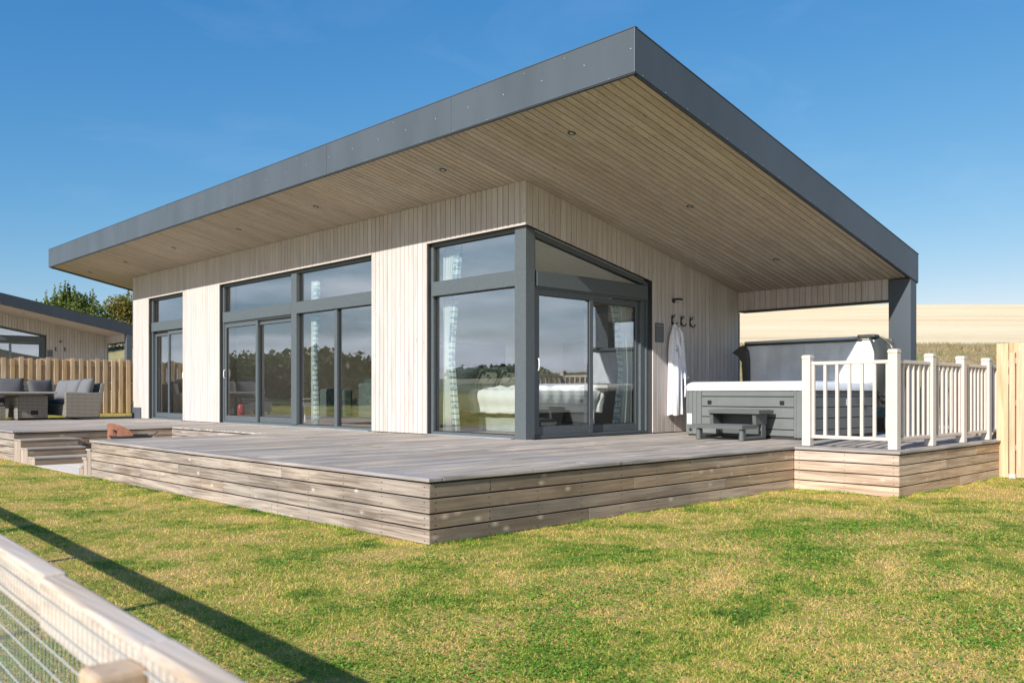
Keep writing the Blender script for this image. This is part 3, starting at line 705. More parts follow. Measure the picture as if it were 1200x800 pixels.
FB(MB(),'g',xe,xf,.001,.09,TB0-.028,TB0-.002).build('track',M['frame'],WG)
MB().box(xf-.12,xf-.001,RC+.03,RC+.12,.056,TB0-.03).build('jamb_lining',M['frame'],WG,bevel=.004)
handle(s1,'g',xe+.045,1.12)
rv=MB(); rv.box(x1-.012,x1-.003,.023,.084,.005,gh(x1)); rv.hexa([(.07,.023,gh(.07)-.004),(x1-.013,.023,gh(x1-.013)-.004),(x1-.013,.084,gh(x1-.013)-.004),(.07,.084,gh(.07)-.004),(.07,.023,gh(.07)+.001),(x1-.013,.023,gh(x1-.013)+.001),(x1-.013,.084,gh(x1-.013)+.001),(.07,.084,gh(.07)+.001)]); rv.build('reveal',M['trim'],WG)
# drip edges over the openings
mb=MB()
for a,b_ in ((0,2.33),(3.92,9.95),(11.94,14.07)): mb.box(-.012,.02,a,b_,3.160,3.174)
mb.build('drip_edge',M['clad'],cabin)
mb=MB()
for a,b_ in ((.3,2.3),(4,9.9),(12,14)): mb.box(-.02,RC+.12,a,b_,.001,.016)
mb.build('door_sill',plain('aluminium',(.5,.5,.5),.4,.6),cabin)

# neighbour: a second cabin of the same make (copied before the furniture goes in)
nb=copy_tree(cabin)
nb.location=(.70,36.25,.818); nb.rotation_euler=(0,0,-.0747)
nb['label']='neighbouring timber cabin with dark sloping roof edge behind the picket fence at left'
nb['group']='timber cabins'; cabin['group']='timber cabins'
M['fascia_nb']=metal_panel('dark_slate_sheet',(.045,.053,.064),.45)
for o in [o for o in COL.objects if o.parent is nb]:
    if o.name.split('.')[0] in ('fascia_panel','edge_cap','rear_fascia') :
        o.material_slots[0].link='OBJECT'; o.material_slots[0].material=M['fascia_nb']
MB().box(-4.5,6.4,-4.6,-.01,-.6,-.02).build('unseen_terrace',M['deckx'],nb); MB().box(-4.5,-.02,-.005,15,-.6,-.02).build('unseen_terrace',M['deckx'],nb)  # unseen terrace, added to cut the yellow lawn bounce on the neighbour's wall
def nbp(x,y,z):
    c,s=math.cos(-.0747),math.sin(-.0747); return (x*c-y*s+.70,x*s+y*c+36.25,z+.818)

# ------------------------------------------------------------------ deck
DX=4.574; DY=3.487; LD=4.453; DR=1.411; DY2=4.823; PITX=1.70; PY=8.5; DYE=17.4; DXE=6.5
deck=thing('deck','weathered grey timber deck with boarded sides wrapped around the cabin','deck')
def rows(x0,x1,y0,y1,x1b=None,seg=4.2):
    n=max(1,round((y1-y0)/.145)); p=(y1-y0)/n
    for i in range(n):
        a=y0+i*p+.003; b_=y0+(i+1)*p-.003; x=x0
        first=R(1.2,seg)
        cuts=[x0]; 
        if x1-x0>5: 
            q=x0+first
            while q<x1-1.2: cuts.append(q); q+=R(3.2,4.6)
        elif x1-x0>3.8 and i%2: cuts.append(x0+R(1.5,3))
        cuts.append(x1)
        for c0,c1 in zip(cuts[:-1],cuts[1:]):
            dz=R(-.0015,.0015)
            MB().box(c0+.0015,c1-.0015,a,b_,-.028+dz,dz).build('deck_board',M['deckx'],deck,bevel=.004,seg=1)
E=.13
rows(-DX+E,DXE,-DY+E,-.0)
rows(-DX+E,.16,.0,LD-E)
rows(-PITX,.16,LD-E,PY)
rows(-DX+E,.16,PY,15.12)
rows(-DX+E,2.5,15.12,DYE)
rows(DR+E,DXE,-DY2+E,-DY+E)
# edge boards
def edge(x0,x1,y0,y1,m): MB().box(x0,x1,y0,y1,-.030,.003).build('edge_board',m,deck,bevel=.006)
ov=.022
edge(-DX-ov,-DX+E-.004,-DY-ov,.9,M['decky']); edge(-DX-ov,-DX+E-.004,.904,LD+ov,M['decky'])
edge(-DX-ov,-DX+E-.004,PY-ov,DYE,M['decky'])
edge(-DX+E,-1.2,-DY-ov,-DY+E-.004,M['deckx']); edge(-1.196,DR-ov-.002,-DY-ov,-DY+E-.004,M['deckx'])
edge(DR-ov,DR+E-.004,-DY2-ov,-DY+E-.004,M['decky'])
edge(DR+E,4.2,-DY2-ov,-DY2+E-.004,M['deckx']); edge(4.204,DXE,-DY2-ov,-DY2+E-.004,M['deckx'])
edge(-DX+E,-PITX-.003,LD-E+.004,LD+ov,M['deckx']); edge(-DX+E,-PITX-.003,PY-ov,PY-.004+.003,M['deckx'])
# frame below
mb=MB()
mb.box(-DX+.03,DXE,-DY+.03,-.01,GZ-.3,-.034); mb.box(-DX+.03,6.2,-.01,LD-.03,GZ-.3,-.034); mb.box(-PITX+.03,6.2,LD-.03,PY+.03,GZ-.3,-.034)
mb.box(-DX+.03,6.2,PY+.03,15.1,GZ-.3,-.034); mb.box(-DX+.03,2.45,15.1,DYE-.03,GZ-.3,-.034); mb.box(DR+.03,DXE,-DY2+.03,-DY+.03,GZ-.3,-.034)
mb.build('deck_frame',M['dark'],deck)
# skirting boards
def skirt(face,c,a,b_,joints,outer,mt=None):
    # face 'x': plane x=c running in y from a to b ; face 'y': plane y=c running in x. outer = sign of the outside
    for r in range(4):
        z1=-.046-.1265*r; z0=z1-.1135
        cuts=[a]+sorted(joints[r])+[b_]
        for i,(q0,q1) in enumerate(zip(cuts[:-1],cuts[1:])):
            pr=R(.001,.003)
            e0=q0+(0 if i==0 else .0015); e1=q1-(0 if i==len(cuts)-2 else .0015)
            c0,c1=(c-outer*.022,c+outer*pr)
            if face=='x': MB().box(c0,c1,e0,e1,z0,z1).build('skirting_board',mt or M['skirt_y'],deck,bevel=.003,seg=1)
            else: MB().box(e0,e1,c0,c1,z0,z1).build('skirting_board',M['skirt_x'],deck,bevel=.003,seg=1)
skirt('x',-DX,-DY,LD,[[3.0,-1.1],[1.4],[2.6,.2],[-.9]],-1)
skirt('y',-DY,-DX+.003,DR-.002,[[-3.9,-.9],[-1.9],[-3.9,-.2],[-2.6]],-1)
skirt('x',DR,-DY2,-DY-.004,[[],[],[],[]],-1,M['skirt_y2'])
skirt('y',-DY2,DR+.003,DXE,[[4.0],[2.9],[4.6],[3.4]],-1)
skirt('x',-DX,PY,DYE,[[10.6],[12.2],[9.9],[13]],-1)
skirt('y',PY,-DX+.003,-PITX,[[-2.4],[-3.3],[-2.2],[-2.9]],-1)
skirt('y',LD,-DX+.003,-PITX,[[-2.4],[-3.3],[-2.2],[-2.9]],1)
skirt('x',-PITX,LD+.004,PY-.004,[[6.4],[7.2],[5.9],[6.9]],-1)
# countersunk screws in the skirting boards, two per board at each joist
mb=MB()
def sk(face,c,a,b_,outer):
    q=a+.06
    while q<b_:
        for r_ in range(4):
            for dz_ in (.028,.088):
                z=-.046-.1265*r_-dz_; e=R(-.006,.006)
                p0=(c+outer*.0032,q+e,z) if face=='x' else (q+e,c+outer*.0032,z); p1=(c+outer*.0042,q+e,z) if face=='x' else (q+e,c+outer*.0042,z)
                mb.tube([p0,p1],.0055,6)
        q+=.60
sk('x',-DX,-DY,LD,-1); sk('y',-DY,-DX,DR,-1); sk('x',DR,-DY2,-DY,-1); sk('y',-DY2,DR,5.0,-1); sk('x',-DX,PY,14,-1)
mb.build('screw',M['dark'],deck,kind='stuff')
# pit paving
m,nt,N_,L_,b=newmat('paving_stone'); g=N_.new('ShaderNodeNewGeometry'); n=noise(N_,L_,g.outputs['Position'],14,6,.7); r=ramp(N_,[(.3,(.60,.55,.47)),(.7,(.74,.68,.60))]); L_.new(n.outputs['Fac'],r.inputs[0]); L_.new(r.outputs[0],b.inputs['Base Color']); b.inputs['Roughness'].default_value=.85; bump(N_,L_,n.outputs['Fac'],.3,.01,b); M['pave']=m
pav=thing('patio','pale stone paved patio sunk between the two halves of the deck','patio')
nx=6
for i in range(nx):
    for j in range(9):
        x0=-4.575+i*.48; y0=LD+.03+j*.447
        if x0>-1.75-.3: continue
        MB().box(x0+.003,x0+.477,y0+.003,y0+.444,GZ-.04,GZ+.004+R(-.001,.001)).build('paving_slab',M['pave'],pav,bevel=.003,seg=1)
# steps
def steps(label,ybase,sgn,tread,x0,x1):
    st=thing('deck_steps',label,'steps',(0,0,0),group='steps into the sunken patio')
    for k in range(3):
        z1=-.136*(k+1); ya=ybase; yb=ybase+sgn*tread*(k+1)
        y_in=ybase+sgn*tread*k
        lo,hi=min(y_in,yb),max(y_in,yb)
        lo-=.012 if sgn<0 else 0; hi+=.012 if sgn>0 else 0
        lo+=.004 if sgn>0 else 0; hi-=.004 if sgn<0 else 0
        MB().box(x0-.01,x1,lo,hi,z1-.028,z1).build('tread',M['deckx'],st,bevel=.004,seg=1)
        yr=yb; MB().box(x0,x1,min(yr,yr-sgn*.02),max(yr,yr-sgn*.02),z1-.132,z1-.032).build('riser',M['skirt_x'],st,bevel=.003,seg=1)
        y_a,y_b=min(y_in+sgn*.005,yb-sgn*.022),max(y_in+sgn*.005,yb-sgn*.022)
        MB().box(x0+.002,x0+.022,y_a,y_b,GZ-.05,z1-.031).build('side_board',M['post_v'],st,bevel=.003,seg=1)
    return st
s=steps('wide three tread timber steps below the deck with the garden sofa',PY-.006,-1,.42,-DX,-3.62)
MB().box(-3.615,-3.52,PY-.35,PY-.03,GZ,-.15).build('newel',M['post_v'],s,bevel=.004)
steps('narrow timber steps seen side on at the left end of the main deck',LD+.03,1,.17,-DX,-3.5)
# retaining sleepers behind the tub
rw=thing('retaining_wall','low brown timber sleeper wall behind the hot tub holding back the bank','retaining wall')
for i,(z0,z1) in enumerate(((-.25,-.02),(-.015,.10),(.105,.265))):
    for a,b_ in ((-4.8,-2.0+.3*i),(-2.0+.3*i,1.0),(1.0,5.0)): MB().box(6.56,6.70,a+.003,b_-.003,z0,z1).build('sleeper',M['sleeper'],rw,bevel=.008)

# ------------------------------------------------------------------ railing
ral=thing('railing','cream white baluster railing around the projecting corner of the deck','railing')
def post(x,y,h,s=.115):
    o=MB().box(x-s/2,x+s/2,y-s/2,y+s/2,.004,h-.045).build('post',M['rail_white'],ral,bevel=.008)
    mb=MB(); c=s/2+.004; mb.box(x-c,x+c,y-c,y+c,h-.044,h-.012); mb.hexa([(x-c,y-c,h-.0115),(x+c,y-c,h-.0115),(x+c,y+c,h-.0115),(x-c,y+c,h-.0115),(x-.05,y-.05,h+.003),(x+.05,y-.05,h+.003),(x+.05,y+.05,h+.003),(x-.05,y+.05,h+.003)])
    mb.build('cap',M['rail_white'],o,bevel=.006)
PX=[1.70,2.83,3.95,4.98,6.1]; PYr=-4.65
post(1.70,-3.53,1.185)
for i,x in enumerate(PX): post(x,PYr,1.225 if i==0 else 1.205)
bal=MB().box(-.020,.020,-.020,.020,.15,1.055).mesh('baluster',M['rail_white'])
def bay(p,q,n):
    p=Vector(p);q=Vector(q); d=(q-p).normalized(); a=p+d*.06; b_=q-d*.06; nrm=Vector((-d.y,d.x,0))*.028
    for z0,z1,nm in ((1.055,1.10,'top_rail'),(.105,.15,'bottom_rail')):
        v=[a-nrm,b_-nrm,b_+nrm,a+nrm]
        MB().hexa([(t.x,t.y,z0) for t in v]+[(t.x,t.y,z1) for t in v]).build(nm,M['rail_white'],ral,bevel=.008)
    for i in range(n):
        t=(i+.12)/(n-1+.24); c=a+(b_-a)*t; put('baluster',bal,ral,bevel=.006,loc=(c.x,c.y,0))
bay((1.70,-3.53,0),(1.70,PYr,0),7)
for a,b_ in zip(PX[:-1],PX[1:]): bay((a,PYr,0),(b_,PYr,0),7)
bay((6.1,PYr,0),(6.1,-3.4,0),8)

# ------------------------------------------------------------------ hot tub
M['tub']=plain('tub_cabinet',(.15,.162,.158),.5,nscale=5,namp=.06,bumpy=.08,bscale=90)
M['tubdark']=plain('tub_joint',(.03,.032,.032),.6)
M['acry']=plain('acrylic_white',(.86,.87,.88),.18,coat=.5)
M['coverf']=plain('cover_vinyl_grey',(.70,.74,.76),.5,nscale=4,namp=.10,bumpy=.25,bscale=9)
M['coverd']=plain('cover_vinyl_dark',(.065,.068,.06),.38,bumpy=.35,bscale=12)
TX0,TX1,TY0,TY1=2.90,5.06,-2.985,-.79
tub=thing('hot_tub','grey panelled square hot tub with white acrylic rim on the deck','hot tub')
box('base',M['tubdark'],tub,TX0+.03,TX1-.03,TY0+.03,TY1-.03,.004,.10)
box('inner_cabinet',M['tubdark'],tub,TX0+.035,TX1-.035,TY0+.035,TY1-.035,.10,.725)
zl=[.045,.145,.315,.478,.636,.728]
def panelrow(side):
    cw=.30
    for z0,z1 in zip(zl[:-1],zl[1:]):
        if side=='f': MB().box(TX0+.004,TX0+.034,TY0+cw,TY1-cw,z0+.006,z1-.006).build('panel',M['tub'],tub,bevel=.005)
        else: MB().box(TX0+cw*.35,TX1-cw*.35,TY0+.004,TY0+.034,z0+.006,z1-.006).build('panel',M['tub'],tub,bevel=.005)
panelrow('f'); panelrow('s')
# ribbed corner pieces
def ribcorner(ya,yb,wrap):
    mb=MB(); n=7; p=(yb-ya)/n
    prof=[]
    mb.box(TX0+.006,TX0+.034,ya,yb,.03,.726)
    for i in range(n):
        if i%2==0: mb.box(TX0-.006,TX0+.0055,ya+i*p+.004,ya+(i+1)*p-.004,.032,.724)
    mb.build('corner_panel',M['tub'],tub,bevel=.003)
ribcorner(TY0+.004,TY0+.295,1); ribcorner(TY1-.295,TY1-.004,-1)
box('side_corner_panel',M['tub'],tub,TX0+.036,TX0+.10,TY0+.002,TY0+.034,.03,.726,bevel=.004)
box('side_corner_panel',M['tub'],tub,TX1-.10,TX1-.004,TY0+.002,TY0+.034,.03,.726,bevel=.004)
box('skirt_panel',M['tub'],tub,TX0+.04,TX1-.01,TY1-.034,TY1-.004,.03,.726)
# rim ring with rounded shell and hollow
def rring(z,inset,rc,n=6):
    pts=[]; x0,x1,y0,y1=TX0-.02+inset,TX1+.02-inset,TY0-.02+inset,TY1+.02-inset
    for cxx,cyy,a0 in ((x1-rc,y1-rc,0),(x0+rc,y1-rc,90),(x0+rc,y0+rc,180),(x1-rc,y0+rc,270)):
        for i in range(n+1):
            t=math.radians(a0+90*i/n); pts.append((cxx+rc*math.cos(t),cyy+rc*math.sin(t),z))
    return pts
mb=MB(); mb.grid([rring(.73,.0,.10),rring(.80,-.004,.10),rring(.835,.01,.10),rring(.865,.05,.10),rring(.872,.10,.10),rring(.868,.2,.12),rring(.82,.26,.14),rring(.45,.32,.16),rring(.30,.5,.2)],closed=True)
mb.build('rim',M['acry'],tub,smooth=True)
MB().add(rring(.31,.45,.2),[tuple(range(28))]).build('tub_floor',M['acry'],tub)
m,nt,N_,L_,b=newmat('tub_water'); b.inputs['Base Color'].default_value=(.25,.5,.55,1); b.inputs['Roughness'].default_value=.03; g=N_.new('ShaderNodeNewGeometry'); n=noise(N_,L_,g.outputs['Position'],6,3,.5); bump(N_,L_,n.outputs['Fac'],.3,.02,b)
MB().add(rring(.70,.28,.14),[tuple(range(28))]).build('water',m,tub)
for y in (-1.24,-2.50):
    mb=MB(); mb.box(TX0-.008,TX0+.004,y-.035,y+.035,.515,.575); mb.box(TX0-.016,TX0-.008,y-.024,y+.024,.525,.545); mb.box(TX0-.014,TX0-.008,y-.03,y+.03,.555,.568); mb.build('latch',M['black'],tub,bevel=.002)
box('care_label',plain('label_white',(.8,.8,.8),.5),tub,TX0-.0085,TX0-.007,-.91,-.82,.19,.36)
MB().tube([(TX0-.012,-.885,.10),(TX0+.002,-.885,.10)],.026,14).build('vent',M['black'],tub)
box('care_label',plain('label_grey',(.62,.63,.65),.5),tub,3.98,4.06,TY0-.001,TY0+.003,.50,.60)
MB().tube([(4.42,TY0-.03,.62),(4.42,TY0-.03,.56),(4.5,TY0-.02,.53)],.02,8).build('cover_strap_clip',M['black'],tub)
# step
M['stepm']=plain('step_plastic',(.105,.113,.11),.45,bumpy=.1,bscale=80)
stp=thing('tub_step','dark grey plastic two tread step standing in front of the hot tub','step')
def tread(name,x0,x1,y0,y1,z):
    mb=MB(); mb.box(x0,x1,y0,y1,z-.055,z); n=6
    for i in range(n): 
        q=x0+.03+(x1-x0-.06)*i/(n-1); mb.box(q-.006,q+.006,y0+.05,y1-.05,z+.0005,z+.005)
    mb.build(name,M['stepm'],stp,bevel=.006)
tread('tread',2.38,2.80,-2.42,-1.56,.44); tread('tread',2.02,2.45,-2.36,-1.46,.225)
for y0 in (-2.31,-1.58):
    mb=MB(); mb.prism([(2.44,.225),(2.74,.225),(2.76,.384),(2.42,.384)],'y',y0-.03,y0+.03); mb.build('upper_support',M['stepm'],stp,bevel=.006)
    mb=MB(); mb.prism([(2.10,.02),(2.16,.02),(2.155,.169),(2.115,.169)],'y',y0-.03,y0+.03); mb.prism([(2.60,.02),(2.72,.02),(2.72,.224),(2.60,.224)],'y',y0-.03,y0+.03); mb.prism([(2.155,.02),(2.61,.02),(2.61,.06),(2.155,.06)],'y',y0-.029,y0+.029)
    mb.build('leg',M['stepm'],stp,bevel=.006)
    MB().tube([(2.09,y0,.006),(2.09,y0,.165)],[.042,.032],12).build('foot',M['stepm'],stp,smooth=False)
box('back_panel',M['stepm'],stp,2.705,2.735,-2.28,-1.61,.02,.38)
# cover hanging on its lifter
cov=thing('tub_cover','grey folded hot tub cover standing upright behind the tub','tub cover')
cy0,cy1=-2.90,-.52
mb=MB(); n=16; rows_=[]
for k_ in range(9):
    z=.84+(1.56-.84)*k_/8; rows_.append([(5.10+.07*(k_/8)+.012*math.sin(j*.9+k_*.5)+.010*math.sin(j*2.1),cy0+(cy1-cy0)*j/n,z) for j in range(n+1)])
back=[[(x+.10,y,z) for x,y,z in r_] for r_ in rows_]
mb.grid(rows_); mb.grid([r_[::-1] for r_ in back])
mb.grid([rows_[-1],back[-1]]); mb.grid([rows_[0],back[0]]); mb.grid([[r_[0] for r_ in rows_],[r_[0] for r_ in back]]); mb.grid([[r_[-1] for r_ in rows_],[r_[-1] for r_ in back]])
mb.build('cover_panel',M['coverf'],cov,smooth=False)
mb=MB(); n=16; rows_=[]
for k_ in range(9):
    z=.55+(1.58-.55)*k_/8; rows_.append([(5.30+.10*(1-k_/8),cy0+.05+(cy1-cy0-.1)*j/n,z) for j in range(n+1)])
back=[[(x+.10,y,z) for x,y,z in r_] for r_ in rows_]
mb.grid(rows_); mb.grid(back); mb.grid([rows_[-1],back[-1]]); mb.grid([[r_[0] for r_ in rows_],[r_[0] for r_ in back]]); mb.grid([[r_[-1] for r_ in rows_],[r_[-1] for r_ in back]])
mb.build('cover_panel',M['coverd'],cov)
MB().tube([(5.20,cy0+.26,1.595),(5.20,-1.6,1.60),(5.20,cy1+.02,1.595)],.036,12).build('fold_edge',M['coverf'],cov,smooth=True)
MB().tube([(5.155,cy0+.2,1.565),(5.155,cy1-.0,1.565)],.022,10).build('piping',M['coverd'],cov,smooth=True)
mb=MB(); mb.box(5.12,5.34,cy0-.02,cy0+.27,1.60,1.655); mb.build('fold_cap',M['coverd'],cov,bevel=.02,seg=3)
# dark vinyl flaps
def flap(name,prof,x0,x1,m_): 
    return MB().prism(prof,'x',x0,x1).build(name,m_,cov,bevel=.012,seg=3)
flap('flap',[(cy1-.02,1.56),(cy1-.09,1.46),(cy1-.12,1.3),(cy1-.13,.86),(cy1+.0,.86),(cy1+.02,1.25),(cy1+.10,1.36),(cy1+.22,1.43),(cy1+.06,1.54)],5.06,5.14,M['coverd'])
fl=MB(); 
R1=[]; 
for k_,(z,yo,yi,xo) in enumerate([(1.62,-.03,.10,.0),(1.56,-.16,.06,.02),(1.46,-.30,.02,-.02),(1.34,-.36,-.02,.0),(1.15,-.37,-.03,.03),(.95,-.34,-.02,.02),(.78,-.28,.0,.05),(.62,-.22,.0,.07),(.45,-.12,-.02,.1)]):
    row=[]
    for j in range(13):
        t=j/12; y=cy0+yi+(yo-yi)*t; row.append((5.08+xo+.16*math.sin(t*math.pi*.9)+.035*math.sin(t*14+k_*.6)+t*.22,y,z))
    R1.append(row)
fl.grid(R1); fo=fl.build('side_skirt',M['coverd'],cov,smooth=True)
sm=fo.modifiers.new('solid','SOLIDIFY'); sm.thickness=.02; ss=fo.modifiers.new('sub','SUBSURF'); ss.levels=1; ss.render_levels=2
MB().box(5.62,5.66,-3.0,-2.88,.1,1.60).build('lifter_bar',plain('lifter_olive',(.12,.13,.11),.5),cov,bevel=.006)
MB().tube([(5.1,TY0-.02,.66),(5.3,TY0-.06,.62),(5.62,-3.02,.30)],.02,8).build('lifter_arm',M['black'],cov,smooth=True)

# ------------------------------------------------------------------ bathrobe, hooks, lamp, sign
def hook(x,z,label,par=None):
    t=thing('coat_hook',label,'hook',(x,0,z),group='black iron hooks on the wall')
    if par: t.location=par; t.rotation_euler=(0,0,-.0747)
    mb=MB(); mb.prism([(-.018,-.075),(.018,-.075),(.022,0),(.018,.06),(-.018,.06),(-.022,0)],'y',-.008,-.001); mb.build('plate',M['black'],t,bevel=.002)
    for s in (-1,1):
        MB().tube([(0,-.006,.035),(s*.018,-.02,.055),(s*.034,-.035,.075),(s*.04,-.038,.095)],[.011,.010,.009,.012],8).build('prong',M['black'],t,smooth=True)
    MB().tube([(0,-.006,-.03),(0,-.03,-.06),(.005,-.055,-.085),(.02,-.075,-.085),(.03,-.085,-.06),(.032,-.085,-.04)],[.013,.012,.011,.010,.010,.013],8).build('hook',M['black'],t,smooth=True)
hook(3.615,1.965,'leftmost black iron hook on the gable wall, holding the white bathrobe')
hook(3.885,1.96,'middle one of the three black iron hooks, empty, right of the bathrobe')
hook(4.165,1.955,'rightmost empty black iron hook on the gable wall, farthest from the door')
hook(0,0,'left tiny black hook on the wall of the neighbouring cabin',nbp(3.45,0,1.95)); hook(0,0,'right tiny black hook on the wall of the neighbouring cabin',nbp(3.85,0,1.95))
def lamp(label,loc,rz=0):
    t=thing('wall_lamp',label,'wall lamp',loc,rz,group='wall lamps over the hooks')
    MB().box(-.035,.035,-.02,-.001,-.035,.03).build('bracket',M['black'],t,bevel=.003)
    MB().box(-.06,.06,-.16,-.021,.0,.032).build('shade',M['black'],t,bevel=.006)
    MB().box(-.04,.04,-.13,-.05,-.006,-.001).build('diffuser',plain('lamp_diffuser',(.7,.7,.68),.4),t)
lamp('small black lamp above the coat hooks beside the sliding door',(3.66,0,2.31))
lamp('tiny black lamp on the wall of the neighbouring cabin',nbp(3.66,0,2.30),-.0747)
def sign(label,loc,rz=0):
    t=thing('notice_board',label,'sign',loc,rz,group='dark notices by the doors')
    MB().box(0,.235,-.014,-.001,0,.33).build('board',plain('slate_board',(.10,.105,.11),.5,nscale=20),t,bevel=.002)
    mb=MB(); lm=plain('faded_print',(.22,.225,.23),.6); mb.box(.03,.20,-.0155,-.0145,.27,.295)
    for k_ in range(11):
        z=.235-.02*k_; q=.025
        while q<.20:
            e=min(q+R(.015,.05),.21); mb.box(q,e,-.0155,-.0145,z,z+.006); q=e+.008
    mb.build('print',lm,t)
sign('dark slate notice board with small faded print between sliding door and bathrobe',(3.125,0,1.565))
sign('small dark notice board on the wall of the neighbouring cabin',nbp(3.10,0,1.57),-.0747)

M['robe']=plain('towelling_white',(.90,.90,.93),.9,nscale=30,namp=.03,bumpy=.5,bscale=120)
robe=thing('bathrobe','white towelling bathrobe hanging from the leftmost hook on the gable wall','bathrobe',(3.585,-.05,0)); robe.scale=(.90,1,1)
prof=[(1.885,-.015,.02,.03),(1.85,-.03,.035,.045),(1.78,-.075,.09,.06),(1.72,-.10,.22,.075),(1.66,-.125,.255,.085),(1.57,-.145,.19,.09),(1.45,-.16,.165,.095),(1.25,-.165,.20,.10),(1.05,-.17,.22,.105),(.85,-.175,.225,.11),(.65,-.175,.23,.115),(.45,-.18,.235,.12),(.31,-.185,.24,.12)]
rows_=[]; n=56
for i,(z,xl,xr_,d) in enumerate(prof):
    row=[]; amp=min(1,i/6)
    for j in range(n):
        t=2*math.pi*j/n; cx_=(xl+xr_)/2; a=(xr_-xl)/2
        fold=1+amp*(.22*math.sin(7*t+.22*i)+.12*math.sin(12*t-.35*i))
        row.append((cx_+a*math.cos(t)*(1+.04*amp*math.sin(5*t)), -.02+d*.62*math.sin(t)*fold-(.02 if math.sin(t)<0 else 0), z+(.012*math.sin(4*t) if i==len(prof)-1 else 0)))
    rows_.append(row)
mb=MB(); mb.grid(rows_,closed=True); o=mb.build('body',M['robe'],robe,smooth=True)
sm=o.modifiers.new('s','SUBSURF'); sm.levels=1; sm.render_levels=2
rows_=[]
for i,(z,xc,a,d) in enumerate([(1.62,.19,.03,.05),(1.5,.205,.055,.06),(1.3,.225,.065,.06),(1.12,.25,.075,.065),(1.0,.27,.085,.07),(.93,.275,.09,.07)]):
    rows_.append([(xc+a*math.cos(2*math.pi*j/20)*(1+.1*math.sin(3*j+i)),-.055+d*.7*math.sin(2*math.pi*j/20)*(1+.12*math.sin(2.2*j+i)),z-(.02*math.cos(2*math.pi*j/20) if i==5 else 0)) for j in range(20)])
mb=MB(); mb.grid(rows_,closed=True); o=mb.build('sleeve',M['robe'],robe,smooth=True); sm=o.modifiers.new('s','SUBSURF'); sm.levels=1
MB().tube([(.285-.01,-.135,.965),(.30,-.125,.975)],.02,6).build('cuff_mark',plain('thread_grey',(.25,.26,.3),.8),robe)
mb=MB()
for dx,dz,ang_ in [(-.07,1.515,.6),(-.05,1.49,-.6),(-.065,1.455,1.2),(-.045,1.44,.2),(-.08,1.43,-.9),(-.055,1.41,.9)]:
    mb.tube([(dx-.012*math.cos(ang_),-.118,dz-.012*math.sin(ang_)),(dx+.012*math.cos(ang_),-.121,dz+.012*math.sin(ang_))],.005,6)
mb.build('embroidered_mark',plain('embroidery',(.12,.13,.16),.8),robe)
cl_=MB(); cl_.tube([(-.03,-.085,1.83),(-.075,-.115,1.72),(-.05,-.125,1.60),(.01,-.13,1.48),(.04,-.132,1.30)],[.016,.026,.028,.026,.02],10); cl_.tube([(.03,-.085,1.83),(.10,-.11,1.74),(.11,-.12,1.62),(.07,-.13,1.48),(.045,-.134,1.30)],[.016,.026,.028,.026,.02],10)
cl_.build('collar',M['robe'],robe,smooth=True)
MB().tube([(.19,-.115,1.12),(.17,-.135,1.0),(.185,-.14,.8),(.17,-.14,.62)],[.013,.016,.015,.017],8).build('belt',M['robe'],robe,smooth=True)
MB().tube([(-.02,-.03,1.86),(-.012,-.045,1.90),(.0,-.05,1.885),(.012,-.04,1.87),(.02,-.03,1.85)],.006,6).build('hanging_loop',M['robe'],robe)

# ------------------------------------------------------------------ inside the cabin
def fabric(name,c,s=60,amp=.1): return plain(name,c,.9,nscale=s,namp=amp,bumpy=.3,bscale=s)
M['duvet']=plain('duvet_cotton',(.80,.82,.80),.85,bumpy=.35,bscale=9)
M['sage']=fabric('sage_linen',(.72,.77,.73)); M['green']=fabric('green_velvet',(.12,.15,.14))
def pattern_mat(name,base,c2,c3,scale,bw=1.0):
    m,nt,N,L,b=newmat(name); g=N.new('ShaderNodeTexCoord'); P=g.outputs['Object']
    v=N.new('ShaderNodeTexVoronoi'); v.inputs['Scale'].default_value=scale; L.new(P,v.inputs['Vector'])
    w_=N.new('ShaderNodeTexWave'); w_.bands_direction='Z'; w_.inputs['Scale'].default_value=scale*.35; w_.inputs['Distortion'].default_value=1; L.new(P,w_.inputs['Vector'])
    r=ramp(N,[(.30,c2),(.42,base)]); L.new(v.outputs['Distance'],r.inputs[0])
    r2=ramp(N,[(.78,(0,0,0)),(.84,(1,1,1))]); L.new(w_.outputs['Fac'],r2.inputs[0])
    L.new(mixc(N,L,r2.outputs[0],r.outputs[0],c3),b.inputs['Base Color']); b.inputs['Roughness'].default_value=.9; return m
M['pat']=pattern_mat('patterned_cotton',(.72,.70,.52),(.16,.22,.20),(.10,.17,.17),12)
M['patc']=pattern_mat('patterned_curtain',(.66,.72,.68),(.22,.34,.40),(.24,.36,.42),9)
bed=thing('bed','double bed seen through the bedroom corner windows','bed')
BX0,BX1,BY0,BY1=1.05,2.75,1.0,3.15
box('bed_base',M['inner_dark'],bed,BX0+.25,BX1-.15,BY0+.25,BY1,.10,.36); box('storage_box',plain('box_pale',(.36,.40,.37),.7,nscale=9),bed,BX0+.12,BX0+.24,1.3,2.35,.04,.27)
for x_,y_ in ((BX0+.1,BY0+.15),(BX0+.1,BY1-.15),(BX1-.1,BY0+.15),(BX1-.1,BY1-.15)): MB().tube([(x_,y_,.03),(x_,y_,.37)],.02,8).build('leg',M['black'],bed)
box('mattress',M['sage'],bed,BX0+.03,BX1-.03,BY0+.03,BY1,.36,.66,bevel=.05,seg=4)
MB().box(BX0-.05,BX1+.05,BY1+.01,BY1+.12,.05,1.08).build('headboard',M['sage'],bed,bevel=.03,seg=3)
